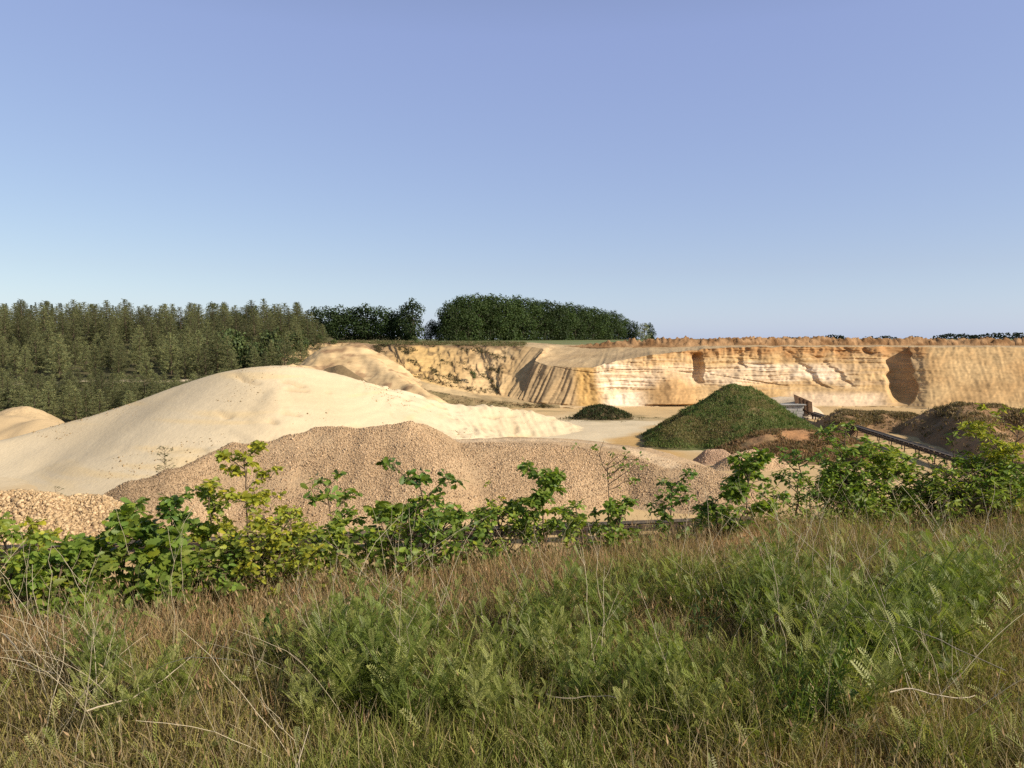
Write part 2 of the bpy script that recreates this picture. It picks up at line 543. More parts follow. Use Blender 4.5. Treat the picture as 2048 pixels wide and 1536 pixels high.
def stones(name, pos, size, col, mat, hi=False, squash=0.75, smooth=True, seed=1):
    r = np.random.default_rng(seed)
    tv, tf = (ico_v, ico_f) if hi else (oct_v, oct_f)
    n, k = len(pos), len(tv)
    v = np.tile(tv[None], (n, 1, 1)) * (1 + 0.22 * r.normal(size=(n, k, 1)).clip(-1.5, 1.5))
    v *= np.stack([r.uniform(.8, 1.25, n), r.uniform(.7, 1.1, n), r.uniform(.55, .95, n) * squash / .75], 1)[:, None, :]
    a, b, g = r.uniform(0, 6.28, n), r.uniform(-.9, .9, n), r.uniform(-.9, .9, n)

    def rot(v, i, j, an):
        c, s = np.cos(an)[:, None], np.sin(an)[:, None]
        vi, vj = v[..., i] * c - v[..., j] * s, v[..., i] * s + v[..., j] * c
        v = v.copy(); v[..., i] = vi; v[..., j] = vj
        return v
    v = rot(v, 0, 2, b); v = rot(v, 1, 2, g); v = rot(v, 0, 1, a)
    v = v * (size[:, None, None] / 2) + pos[:, None, :]
    f = (tf[None] + (np.arange(n) * k)[:, None, None]).reshape(-1, tf.shape[1])
    return mesh_np(name, v.reshape(-1, 3), f, mat, np.repeat(col, k, 0), smooth)


cl = dune.sample(16000, np.random.default_rng(3), 0.8)
m = sst(.15, .6, fbm(cl[:, 0] / 7, cl[:, 1] / 7, cl[:, 2] / 2, 3, seed=44)) > rng.uniform(0, 1, len(cl))
cl = cl[m][:1500]
o = link("clods", stones("clods", cl, rng.lognormal(-2.3, .45, len(cl)).clip(.04, .3), np.tile((0.34, .24, .13), (len(cl), 1)) * rng.uniform(.6, 1.3, (len(cl), 1)), M_STONE), t)
o["kind"] = "stuff"

# gravel heap
grav_a = [R(165, 1003, 53, .3), R(215, 986, 54, .3), R(262, 962, 55, .3), R(300, 957, 56, .3), R(335, 941, 57, .3), R(372, 934, 58, .3), R(415, 913, 60, .3), R(468, 887, 61.5, .2), R(498, 891, 61.5, .2), R(525, 883, 62, .2), R(545, 884, 62, .2),
          R(580, 869, 62.5, .2), R(610, 866, 62.5, .2), R(632, 857, 63, .2), R(660, 855, 63, .2), R(690, 852, 63, .2), R(722, 856, 63, .2), R(750, 851, 63, .2), R(790, 849, 63.3, .2), R(822, 843, 63.5, .3), R(845, 848, 64, .3), R(880, 872, 64.5, .5)]
grav_b = [R(880, 888, 65.5, 3.0), R(1000, 884, 67, 3.4), R(1110, 885, 68.5, 3.2), R(1190, 893, 69.5, 3.4), R(1260, 908, 69, 3.6), R(1330, 931, 66.5, 3.6), R(1400, 955, 64, 3.4), R(1460, 984, 61.5, 2.4)]


def grav_noise(X, Y, Z):
    return 0.09 * fbm(X / 2.6, Y / 2.6, 0, 3, seed=51) + 0.06 * fbm(X / .6, Y / .6, 0, 2, seed=52)


grav = Heap([(grav_a, 0.68), (chaikin(grav_b), 0.62)], res=0.26, nblur=2, foot=0.35, noise_f=grav_noise, wobble=0.25)


def grav_path(x, y):
    """the lighter wheel track along the low back of the heap"""
    d = np.full(np.shape(x), 1e9)
    pts = [P(880, 880, 66.5), P(1000, 878, 68), P(1110, 879, 69), P(1190, 888, 69.5), P(1270, 905, 67.5), P(1340, 930, 65)]
    for a, b in zip(pts[:-1], pts[1:]):
        e = b[:2] - a[:2]; tt = np.clip(((x - a[0]) * e[0] + (y - a[1]) * e[1]) / (e @ e), 0, 1)
        d = np.minimum(d, np.hypot(x - a[0] - tt * e[0], y - a[1] - tt * e[1]))
    return 1 - sst(.7, 1.6, d)


def grav_col(x, y, z):
    c = mixc((0.43, 0.292, 0.168), (0.50, 0.352, 0.213), .5 + .6 * fbm(x / 5, y / 5, z / 2, 3, seed=53))
    c = mixc(c, (0.24, 0.17, 0.11), .8 * (1 - sst(-26.5, -21.5, x + 1.5 * fbm(x / 3, y / 3, 0, 2, seed=54))))  # greyer left tail, with the shade of its left-facing slope painted in
    return mixc(c, (0.60, 0.44, 0.28), .85 * grav_path(x, y))


t = thing("gravel_heap", "long brown gravel heap with a flat driven top in front of the pale sand heap", "gravel heap")
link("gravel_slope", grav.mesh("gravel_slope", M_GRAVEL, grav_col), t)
gs = grav.sample(170000, np.random.default_rng(5), 0.12)
cover = fbm(gs[:, 0] / 3.2, gs[:, 1] / 3.2, gs[:, 2] / 3, 3, seed=55)
keep = (cover + .25 > rng.uniform(-.8, .8, len(gs))) & (gs[:, 1] < 66) & (rng.uniform(0, 1, len(gs)) > .85 * grav_path(gs[:, 0], gs[:, 1]))
gs = gs[keep]
sz = rng.lognormal(-2.55, .38, len(gs)).clip(.04, .26)
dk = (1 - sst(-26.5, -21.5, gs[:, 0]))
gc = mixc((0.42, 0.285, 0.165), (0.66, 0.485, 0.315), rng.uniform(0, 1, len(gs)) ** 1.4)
gc = gc * (1 - .5 * dk * rng.uniform(.6, 1, len(gs)))[:, None] * rng.uniform(.72, 1.12, (len(gs), 1))  # left tail pebbles darkened too, painted shade of that slope
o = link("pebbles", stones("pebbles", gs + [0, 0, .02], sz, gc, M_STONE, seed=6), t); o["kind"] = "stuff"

# cobble heap, lower left
cob = Heap([([R(-160, 975, 49.5, .4), R(-40, 985, 49.5, .4), R(40, 984, 50, .3), R(95, 985, 50, .3), R(128, 1001, 50.5, .2)], .62),
            ([R(128, 1001, 50.5, .2), R(160, 991, 51, .3), R(200, 992, 51, .3), R(225, 1003, 51.5, .2), R(252, 1022, 51.5, .1)], .66)], res=.22, nblur=2, foot=.25,
           noise_f=lambda X, Y, Z: .10 * fbm(X / 1.4, Y / 1.4, 0, 3, seed=61))
t = thing("cobble_heap", "heap of coarse pale cobbles at the far left of the pit floor", "cobble heap")
link("cobble_slope", cob.mesh("cobble_slope", M_GRAVEL, (0.30, 0.20, 0.12)), t)
cs = cob.sample(24000, np.random.default_rng(8), 0.03)
cs = cs[cs[:, 1] < 53]
sz = rng.lognormal(-1.85, .36, len(cs)).clip(.08, .42)
cc = mixc((0.40, 0.27, 0.145), (0.64, 0.47, 0.28), rng.uniform(0, 1, len(cs)) ** 1.2) * rng.uniform(.8, 1.1, (len(cs), 1))
o = link("cobbles", stones("cobbles", cs + np.stack([0 * sz, 0 * sz, sz * .12], 1), sz, cc, M_STONE, hi=True, seed=9), t); o["kind"] = "stuff"

# two small gravel heaps beyond
sm1 = Heap([([R(1415, 899, 84, .15), R(1440, 899, 84, .15), R(1462, 910, 84, .1)], .62)], res=.2, nblur=2, foot=.3, noise_f=lambda X, Y, Z: .1 * fbm(X / 1.2, Y / 1.2, 0, 3, seed=63))
sm2 = Heap([([R(1468, 909, 80, .2), R(1498, 902, 80.5, .3), R(1535, 908, 81, .3), R(1575, 924, 82, .2)], .52)], res=.2, nblur=2, foot=.3, noise_f=lambda X, Y, Z: .12 * fbm(X / 1.2, Y / 1.2, 0, 3, seed=64))
for hp, nm, lab, c0, sd in ((sm1, "gravel_heap", "small pinkish gravel heap at the foot of the green grass mound", (0.40, .27, .18), 14),
                            (sm2, "gravel_heap", "small light gravel heap between the pinkish one and the scrubby mound", (0.47, .33, .20), 15)):
    t = thing(nm, lab, "gravel heap", group="small gravel heaps below the grass mound")
    link("gravel_slope", hp.mesh("gravel_slope", M_GRAVEL, c0), t)
    ss = hp.sample(3500, np.random.default_rng(sd), .05)
    o = link("pebbles", stones("pebbles", ss, rng.lognormal(-2.2, .3, len(ss)).clip(.05, .25), np.tile(c0, (len(ss), 1)) * rng.uniform(.8, 1.6, (len(ss), 1)), M_STONE, seed=sd), t); o["kind"] = "stuff"

# tan sand mounds at the far left
tanh_ = Heap([([R(-200, 836, 106, 1), R(-60, 831, 106, 1), R(20, 832, 106, 1.2), R(60, 842, 107, .8)], .42), ([R(60, 842, 104, .6), R(78, 838, 104, .6), R(100, 848, 103, .5)], .4)],
             res=.4, nblur=4, foot=.5, noise_f=lambda X, Y, Z: .08 * fbm(X / 3, Y / 3, 0, 3, seed=66))
t = thing("sand_heap", "low tan sand heap at the left edge before the pines", "sand heap")
link("sand_slope", tanh_.mesh("sand_slope", M_SAND, (0.55, 0.40, 0.23)), t)
tan2 = Heap([([R(28, 814, 119, .5), R(48, 811, 119, .5), R(66, 818, 119, .3)], .55)], res=.4, nblur=2, foot=.4, noise_f=lambda X, Y, Z: .2 * fbm(X / 1.5, Y / 1.5, 0, 3, seed=67))
t = thing("sand_heap", "small rough sand pile against the pines at the left edge", "sand heap")
link("sand_slope", tan2.mesh("sand_slope", M_SOIL, (0.52, 0.38, 0.22)), t)

# grassy mounds
grass_mound = Heap([([R(1452, 783, 104, .4), R(1468, 769, 104, .5), R(1490, 776, 104.5, .5)], .66),
                    ([R(1468, 769, 104, .5), R(1400, 822, 101, .4), R(1350, 858, 98, .4), R(1312, 884, 97, .3)], .68)], res=.3, nblur=4, foot=.7,
                   noise_f=lambda X, Y, Z: .42 * fbm(X / 3, Y / 3, 0, 5, seed=71))
t_gm = thing("grass_mound", "tall conical mound overgrown with green grass before the cliff", "grassy mound")
link("mound_soil", grass_mound.mesh("mound_soil", M_SOIL, lambda x, y, z: mixc((0.11, 0.12, 0.045), (0.20, .15, .075), .5 + .7 * fbm(x / 3, y / 3, 0, 3, seed=72))), t_gm)
small_mound = Heap([([R(1190, 812, 134, .3), R(1207, 809, 134, .4), R(1222, 813, 134.5, .3), R(1240, 827, 135, .2)], .5)], res=.3, nblur=3, foot=.5,
                   noise_f=lambda X, Y, Z: .3 * fbm(X / 1.6, Y / 1.6, 0, 3, seed=73))
t_sm = thing("grass_mound", "small dark grass-topped mound standing alone on the pale pit floor", "grassy mound")
link("mound_soil", small_mound.mesh("mound_soil", M_SOIL, (0.13, 0.095, 0.05)), t_sm)


def scrub_col(x, y, z):
    c = mixc((0.36, 0.20, 0.10), (0.22, .15, .075), .5 + .9 * fbm(x / 2.5, y / 2.5, 0, 4, seed=75))
    p = P(1592, 866, 91)
    return mixc(c, (0.46, 0.235, 0.105), np.exp(-((x - p[0]) / 2.0) ** 2 - ((y - p[1]) / 2.6) ** 2) * sst(-.5, .3, fbm(x / 1.5, y / 1.5, 0, 3, seed=74)))


scrub_mound = Heap([([R(1480, 897, 90, .3), R(1540, 873, 91, .5), R(1590, 858, 92.5, .6), R(1640, 868, 94, .6), R(1685, 886, 95, .5)], .26)], res=.35, nblur=4, foot=.4,
                   noise_f=lambda X, Y, Z: .22 * fbm(X / 2, Y / 2, 0, 4, seed=76))
t_sc = thing("spoil_mound", "low reddish brown mound with dry scrub right of the grass mound", "earth mound")
link("mound_soil", scrub_mound.mesh("mound_soil", M_SOIL, scrub_col), t_sc)


def spoil_col(x, y, z):
    c = mixc((0.19, 0.12, 0.065), (0.33, .20, .105), .5 + .8 * fbm(x / 4, y / 4, z / 2, 4, seed=77))
    return c


spoil_a = Heap([([R(1668, 838, 121, .5), R(1700, 824, 119, 1), R(1760, 823, 118, 1.3), R(1810, 828, 117, 1), R(1850, 840, 116, .8)], .46), ([R(1700, 824, 119, 1), R(1690, 838, 112, .6)], .6)], res=.35, nblur=3, foot=.5,
               noise_f=lambda X, Y, Z: .25 * fbm(X / 2.4, Y / 2.4, 0, 4, seed=78))
t_sa = thing("spoil_mound", "low flat-topped earth mound behind the upper end of the conveyor", "earth mound")
link("mound_soil", spoil_a.mesh("mound_soil", M_SOIL, spoil_col), t_sa)
spoil_b = Heap([([R(1835, 838, 112, .8), R(1880, 817, 110, 1), R(1930, 807, 108, 1.2), R(1985, 809, 106, 1.2), R(2040, 822, 104, 1), R(2140, 850, 102, 1)], .80),
                ([R(1930, 807, 108, 1.2), R(1945, 830, 100, 1), R(1985, 868, 90, .8), R(2030, 905, 82, .6), R(2100, 950, 74, .5)], .82)], res=.35, nblur=3, foot=.5,
               noise_f=lambda X, Y, Z: .32 * fbm(X / 2.6, Y / 2.6, 0, 4, seed=79))
t_sb = thing("spoil_mound", "tall brown earth mound with dry grass on top at the right edge", "earth mound")
link("mound_soil", spoil_b.mesh("mound_soil", M_SOIL, spoil_col), t_sb)

# dark soil heap and sand ridge in front of the left quarry slopes
ridge = Heap([([R(560, 735, 150, .5), R(625, 728, 158, .5), R(660, 700, 164, 1), R(668, 692, 166, 1.2), R(718, 692, 166, 1.2), R(770, 737, 157, .6), R(838, 778, 147, .5), R(872, 806, 141, .4)], .62)], res=.4, nblur=3, foot=.8,
             noise_f=lambda X, Y, Z: .35 * fbm(X / 3.4, Y / 3.4, Z / 3, 4, seed=81) + .2 * np.abs(fbm(X / 1.2 + Y * .2, Y / 4, 0, 2, seed=82)))


def ridge_col(x, y, z):
    c = mixc((0.66, 0.48, 0.27), (0.52, 0.36, 0.19), .5 + .6 * fbm(x / 6, y / 6, z / 1.2, 4, seed=83))
    return mixc(c, (0.30, .18, .10), .8 * sst(.25, .7, fbm(x / 2.2, y / 2.2, z, 3, seed=84)))


tag(link("sand_ridge", ridge.mesh("sand_ridge", M_CLIFF, ridge_col)), kind="structure")
dk = Heap([([R(655, 734, 133, .4), R(675, 731, 133, .5), R(700, 745, 132, .4)], .6)], res=.3, nblur=3, foot=.4, noise_f=lambda X, Y, Z: .15 * fbm(X / 1.5, Y / 1.5, 0, 3, seed=85))
t = thing("soil_heap", "small dark brown soil heap showing over the crest of the sand heap", "soil heap")
link("soil_slope", dk.mesh("soil_slope", M_SOIL, (0.20, .14, .075)), t)
# ------------------------------------------------------------------ pit floor
xs = np.concatenate([np.arange(-330, -90, 6.0), np.arange(-90, 100, 1.0), np.arange(100, 330, 6.0)])
ys = np.arange(9, 186, 1.0)
X, Y = np.meshgrid(xs, ys)
Z = FLOOR + 0.12 * fbm(X / 9, Y / 9, 0, 3, seed=91) + .05 * fbm(X / 2.2, Y / 2.2, 0, 2, seed=92) - 0.12
x, y, z = X.ravel(), Y.ravel(), Z.ravel()


def line_d(x, y, pts):
    d = np.full(np.shape(x), 1e9)
    for a, b in zip(pts[:-1], pts[1:]):
        e = b[:2] - a[:2]; tt = np.clip(((x - a[0]) * e[0] + (y - a[1]) * e[1]) / (e @ e), 0, 1)
        d = np.minimum(d, np.hypot(x - a[0] - tt * e[0], y - a[1] - tt * e[1]))
    return d


c = mixc((0.61, 0.43, 0.225), (0.53, 0.365, 0.185), .5 + .6 * fbm(x / 9, y / 9, 0, 4, seed=93))
dd = line_d(x, y, [np.array(p[:2]) for p in dune_main] + [np.array(p[:2]) for p in dune_tail] + [PZ(1230, 112, FLOOR)[:2]])
c = mixc(c, WHITE, .95 * (1 - sst(9, 26, dd + 5 * fbm(x / 6, y / 6, 0, 3, seed=94))))
trk = line_d(x, y, [PZ(1225, 84, FLOOR)[:2], PZ(1300, 100, FLOOR)[:2], PZ(1385, 122, FLOOR)[:2], PZ(1450, 145, FLOOR)[:2]])
c = mixc(c, (0.57, 0.36, 0.145), 1.0 * (1 - sst(4.0, 7.0, trk + 1.2 * fbm(x / 5, y / 5, 0, 3, seed=95))))
rut = np.abs(((trk * 1.1 + .4 * noise(x / 7, y / 7, 0, 96)) % 1.0) - .5)
c = c * (1 - .12 * (1 - sst(.1, .25, rut)) * (1 - sst(4, 6, trk)))[:, None]
gp = sst(.3, .75, fbm(x / 7, y / 4, 0, 3, seed=97)) * sst(118, 128, y) * (1 - sst(150, 156, y)) * (x > 0) * (x < 30)
c = mixc(c, (0.24, .19, .09), .6 * gp)
tag(link("pit_floor", mesh_np("pit_floor", np.stack([x, y, z], 1), grid_faces(*X.shape), M_FLOOR, c)), kind="structure")

# ------------------------------------------------------------------ quarry face, lofted along the pit edge
# columns: px of rim, (rim py,D) or z, toe (px, py, D), road edge F0/F1, profile 0 slope .. 1 cliff
ST = []


def station(rim, toe, back, cliff, edge=None, zone=0):
    r = P(*rim)
    t_ = PZ(*toe[1:]) if toe[0] == 'z' else P(*toe)
    e = (t_ + np.array([0, -.6, -.02])) if edge is None else P(*edge)
    fo = e + np.array([0, -max(1.0, (e[2] - FLOOR) * 1.6), 0]); fo[2] = FLOOR - .3
    b = P(*back)
    ST.append((r, t_, e, fo, b, cliff, rim[0]))


station((560, 688, 188), (560, 722, 172), (560, 686, 200), 0, (560, 730, 166))
station((640, 686, 188), (640, 724, 172), (640, 684, 200), 0, (640, 734, 166))
station((715, 685, 187), (715, 728, 171), (715, 682, 200), 0, (712, 742, 164))
station((740, 689, 188.5), (742, 730, 170), (742, 682, 200), 0.1, (735, 748, 162))
station((785, 689, 187), (771, 737, 168), (785, 682, 200), 0, (760, 758, 160))
station((845, 690, 186), (830, 757, 166), (845, 683, 199), 0, (810, 772, 158))
station((905, 691, 185), (888, 773, 164), (905, 684, 198), 0, (880, 786, 156.5))
station((960, 691, 182), (945, 786, 162), (960, 684, 198), 0.15, (950, 797, 155.5))
station((1010, 692, 178), (990, 793, 160.8), (1010, 684, 198), 0.2, (1010, 804, 155.5))
station((1058, 693, 174.5), (1015, 794, 160), (1060, 684.5, 198), 0.1, (1050, 808, 156))
station((1090, 698, 172), (1030, 798, 159.5), (1105, 688.5, 197), 0, (1075, 809, 156.5))
station((1080, 709, 168.5), (1040, 801, 159), (1120, 690, 196), 0, (1085, 810, 156.8))
station((1070, 722, 164.5), (1056, 804, 158.4), (1150, 690, 195), 0, (1095, 811, 157))
station((1095, 731, 161.5), (1085, 808, 157.2), (1170, 690, 195), 0.15, None)
station((1146, 735, 159.5), (1150, 812, 156.6), (1190, 690, 194), 0.55, None)
station((1186, 735, 159.5), ('z', 1196, 156.6, FLOOR), (1210, 690, 194), 0.8, None)
station((1225, 724, 161.5), ('z', 1235, 157.2, FLOOR), (1235, 690, 193), 0.85, None)
station((1290, 712, 164), ('z', 1290, 158.2, FLOOR), (1290, 690, 193), 0.85, None)
station((1350, 704, 166), ('z', 1350, 158.8, FLOOR), (1350, 690, 192), 0.85, None)
station((1420, 697, 167.5), ('z', 1420, 159, FLOOR), (1420, 690, 192), 0.9, None)
station((1500, 694, 168), ('z', 1500, 159, FLOOR), (1500, 689.5, 192), 0.95, None)
station((1600, 693.5, 168), ('z', 1600, 158.6, FLOOR), (1600, 689.5, 192), 0.95, None)
station((1700, 693.5, 168), ('z', 1700, 158, FLOOR), (1700, 689.5, 192), 0.95, None)
station((1800, 694, 167), ('z', 1800, 157.5, FLOOR), (1800, 690, 190), 0.9, None)
station((1860, 694.5, 165), ('z', 1855, 153, FLOOR), (1860, 690, 188), 0.35, None)
station((1950, 695, 164), ('z', 1950, 151, FLOOR), (1950, 690, 184), 0.25, None)
station((2048, 695, 162.5), ('z', 2048, 149, FLOOR), (2048, 690, 185), 0.2, None)
station((2200, 696, 160), ('z', 2200, 146, FLOOR), (2200, 690.5, 182), 0.2, None)
station((2450, 697, 156), ('z', 2450, 142, FLOOR), (2450, 691, 178), 0.2, None)

rim = np.array([s[0] for s in ST]); toe = np.array([s[1] for s in ST]); edge = np.array([s[2] for s in ST]); foot = np.array([s[3] for s in ST]); back = np.array([s[4] for s in ST])
cliff = np.array([s[5] for s in ST]); rpx = np.array([s[6] for s in ST], float)
seg = np.hypot(*(np.diff(.5 * (rim + toe), axis=0)[:, :2].T)) + .8
sarc = np.concatenate([[0], np.cumsum(seg)])
SV = np.arange(0, sarc[-1], 0.22)
nc = len(SV)


def interp(A):
    A = np.asarray(A, float)
    if A.ndim == 1: return np.interp(SV, sarc, A)
    return np.stack([np.interp(SV, sarc, A[:, k]) for k in range(A.shape[1])], 1)


def soft(A, w):
    k = np.hanning(w); k /= k.sum()
    if A.ndim == 1: return np.convolve(np.pad(A, w // 2, mode='edge'), k, 'valid')[:len(A)]
    return np.stack([soft(A[:, i], w) for i in range(A.shape[1])], 1)


rimI, toeI, edgeI, footI, backI = (soft(interp(a), 13) for a in (rim, toe, edge, foot, back))
clI = soft(interp(cliff), 15)[:, None]
pxI = PX(.5 * (rimI + toeI))[:, None]
NV = 130
T = np.linspace(0, 1, NV)[None, :]
# horizontal / vertical progress: talus below, steep face above
hh = np.where(T < .34, T / .34 * .62, .62 + (T - .34) / .66 * .38)
h_ = T * (1 - clI) + hh * clI
vfoot = np.where(T < .34, T / .34 * .30, .30 + (T - .34) / .66 * .70)
v_ = T * (1 - clI) + vfoot * clI
WX = toeI[:, None, 0] * (1 - h_) + rimI[:, None, 0] * h_
WY = toeI[:, None, 1] * (1 - h_) + rimI[:, None, 1] * h_
WZ = toeI[:, None, 2] * (1 - v_) + rimI[:, None, 2] * v_
S2 = np.broadcast_to(SV[:, None], WX.shape)
# outward direction (towards the pit): perpendicular of the mid line
mid = soft(.5 * (rimI + toeI), 41)
tg = np.gradient(mid[:, :2], axis=0); tg /= np.linalg.norm(tg, axis=1, keepdims=True) + 1e-9
on = np.stack([tg[:, 1], -tg[:, 0]], 1)
on = soft(on, 31); on /= np.linalg.norm(on, axis=1, keepdims=True) + 1e-9
PXg = np.broadcast_to(pxI, WX.shape)
isc = sst(1175, 1215, PXg)            # cliff part
slump = sst(1835, 1870, PXg)          # smoother right end
fan = sst(1020, 1045, PXg) * (1 - sst(1140, 1165, PXg))
left = 1 - sst(1010, 1040, PXg)
Hn = (WZ - FLOOR) / 12.5
d = (.55 - .3 * slump) * fbm(S2 / 9, WZ / 9, 0, 4, seed=101) + (.22 - .17 * slump) * fbm(S2 / 1.6, WZ / 2.4, 0, 3, seed=102)
# bedding ledges on the cut face
st = fbm(S2 / 14, WZ * 1.7 + .25 * noise(S2 / 6, 0, 0, 118), 0, 3, seed=103, gain=.7) * .30 + noise(S2 / 4, WZ * 4.2, 0, 104) * .13
brk = sst(-.35, .25, fbm(S2 / 11, WZ / 5, 0, 3, seed=105))
d = d + isc * (1 - .75 * slump) * st * .8 * (.35 + .65 * brk) * sst(.12, .3, T)
# upright buttresses and cracks under the rim
ub = np.abs(fbm(S2 / 3.0 + .3 * noise(S2, WZ, 0, 106), WZ / 12, 0, 3, seed=107))
d = d + isc * (1 - .5 * slump) * (ub - .35) * .7 * sst(.66, .92, T)
d = d + .10 * fbm(S2 / .55, WZ / .5, 0, 2, seed=117)
# gullies on the old slopes
gu = np.abs(fbm((S2 + 4.5 * T) / 4.2, T * .9, 0, 4, seed=108))
d = d + left * (gu * 1.5 - .5) * sst(0, .2, T) * (1.05 - .5 * T)
d = d + left * .30 * fbm(S2 / .9, WZ / .9, 0, 2, seed=109)
for cx, ww, am in ((905, 20, 1.3), (990, 18, .8), (830, 14, .8)):
    q = PXg - (cx + 62 * (1 - T) - 18)
    d = d + left * am * np.exp(-(q / ww) ** 2) * sst(0, .15, T) * (1 - .8 * sst(.85, 1, T))
for cx, ww, am in ((760, 20, 1.2), (870, 9, .6), (950, 9, .45), (1030, 8, .35)):
    q = PXg - (cx + 55 * (1 - T) - 10)
    d = d - left * am * np.exp(-(q / ww) ** 2) * sst(.05, .25, T)
# straight furrows on the tipped fan
fu = np.abs(fbm((S2 - 3.5 * T) / 1.3, T * .35, 0, 3, seed=110))
d = d * (1 - .6 * fan) + fan * (fu - .3) * .65
# slumped lobe beside the first gully
lob = np.exp(-((PXg - 1345) / 46) ** 2) * (1 - sst(.30, .78, T + .10 * ((PXg - 1330) / 46) ** 2))
d = d + 2.4 * lob
lob2 = np.exp(-((PXg - 1465) / 30) ** 2) * (1 - sst(.25, .6, T))
d = d + 1.6 * lob2
# narrow gully
gx = PXg - 1402 - 14 * (1 - T) ** 1.2 + 5 * noise(WZ / 1.5, 0, 0, 111)
gdep = np.clip(1 - np.abs(gx + 6) / 15, 0, 1) * np.where(gx > 2, .0, 1) * sst(.36, .5, T) * (1 - sst(.86, .97, T))
d = d - 2.3 * np.clip(gdep * 1.8, 0, 1)
# leaning cracks right of it
for cx, lean, t0, t1, am in ((1486, 0, .62, 1, .7), (1606, 62, .25, .7, .55), (1668, 44, .3, .6, .6), (1690, 0, .82, 1, .7), (1738, 4, .8, 1, .8), (1495, 105, .32, .46, .7)):
    q = PXg - cx - lean * (t1 - T) / max(t1 - t0, .1) + 9 * fbm(WZ / .9, cx, 0, 3, seed=113)
    d = d - am * np.exp(-np.clip(q / 7, -6, 6) ** 2) * (q < 5) * sst(t0, t0 + .1, T) * (1 - .6 * sst(t1 - .03, t1 + .05, T))
# the big shaded bite: sharp right wall, gently opening to the left
redge = np.interp(T, [0, .12, .3, .52, .6, .75, 1], [1812, 1832, 1840, 1826, 1828, 1822, 1818]) + 3 * noise(WZ / .9, 3, 0, 112)
wid = np.interp(T, [0, .12, .3, .45, .6, 1], [22, 46, 66, 58, 52, 54])
u = (redge - PXg) / wid
bite = np.where(u < 0, 0, 1) * (1 - sst(.55, 1.1, u)) * sst(-.02, .10, T)
d = d - 4.4 * bite * np.interp(T, [0, .2, .45, 1], [.5, 1, .95, .85])
# rubble fin left in the bite
fin = np.exp(-((PXg - (1779 - 30 * (T - .35))) / 19) ** 2) * sst(.14, .28, T) * (1 - sst(.42, .62, T))
d = d + 0.5 * fin * (1 + .3 * fbm(S2 / .7, WZ / .7, 0, 2, seed=119))
# right end: smooth runnels
d = d + slump * (.26 * np.abs(fbm(S2 / 1.3 + 2.6 * T, T * .7, 0, 4, seed=114)) - .1) * (1 - .4 * T)
d = d + slump * .12 * fbm(S2 / 5, WZ / 3, 0, 4, seed=115)
d = d * sst(0, .05, T) * (1 - .55 * (1 - isc) * sst(.93, 1, T))
d = d - 0.0
WX = WX + on[:, None, 0] * d; WY = WY + on[:, None, 1] * d
WZ = WZ + isc * .12 * fbm(S2 / 2, 0, 0, 3, seed=116) * sst(.95, 1, T)
# colours of the beds
white = sst(.28, .40, Hn + .10 * fbm(S2 / 14, 0, 0, 2, seed=121)) * (1 - sst(.60, .72, Hn + .06 * fbm(S2 / 10, 2, 0, 2, seed=122)))
white = np.maximum(white, sst(1190, 1215, PXg) * (1 - sst(1275, 1330, PXg + 60 * Hn)) * (1 - sst(.66, .8, Hn)))
white = white * (1 - sst(1640, 1740, PXg)) * isc
white = white * (1 - .9 * np.clip(lob * 1.6, 0, 1)) * (.55 + .45 * sst(-.3, .2, fbm(S2 / 9, WZ / 1.2, 0, 3, seed=123)))
c = mixc((0.55, 0.385, 0.20), (0.47, 0.31, 0.145), .5 + .6 * fbm(S2 / 8, WZ / 3, 0, 4, seed=124))
c = mixc(c, (0.74, 0.62, 0.47), white)
bed = sst(.25, .55, noise(S2 / 26, WZ * 2.1, 0, 125)) * isc * (1 - .7 * slump)
c = mixc(c, (0.50, 0.36, 0.22), .5 * bed)
rimb = sst(.74, .90, Hn + .06 * fbm(S2 / 3, 0, 0, 3, seed=126)) * isc
c = mixc(c, (0.38, 0.205, 0.085), .85 * rimb)
c = mixc(c, (0.44, 0.27, 0.125), .8 * np.clip(lob * 1.2, 0, 1))
but = sst(1140, 1158, PXg) * (1 - sst(1186, 1200, PXg))
c = mixc(c, (0.50, 0.32, 0.12), .85 * but)
c = mixc(c, (0.72, 0.56, 0.40), .8 * sst(1560, 1600, PXg) * (1 - sst(1745, 1790, PXg)) * (1 - sst(.14, .26, Hn)))
c = mixc(c, mixc((0.53, 0.37, 0.19), (0.43, 0.27, 0.125), .5 + .7 * fbm(S2 / 7, WZ / 4, 0, 4, seed=127)), .9 * slump)
c = mixc(c, (0.40, 0.29, 0.165), .9 * fan)
oldc = mixc((0.64, 0.46, 0.25), (0.50, 0.34, 0.17), .5 + .7 * fbm(S2 / 7, WZ / 4, 0, 4, seed=128))
oldc = mixc(oldc, (0.60, 0.40, 0.15), .6 * np.exp(-((PXg - 850) / 60) ** 2))
oldc = mixc(oldc, (0.27, .18, .09), .85 * sst(.40, .75, fbm(S2 / 1.6, WZ / 1.0, 0, 3, seed=129)))
oldc = mixc(oldc, (0.23, .15, .085), .9 * sst(.90, .985, T + .04 * fbm(S2 / 2, 0, 0, 3, seed=130)))
oldc = mixc(oldc, (0.24, .16, .10), np.exp(-((PXg - 742) / 28) ** 2) * sst(.35, .75, T))
c = mixc(c, oldc, left)
face_v = np.stack([WX, WY, WZ], 2)
face_c = c * np.array([1.04, 1.01, .98])
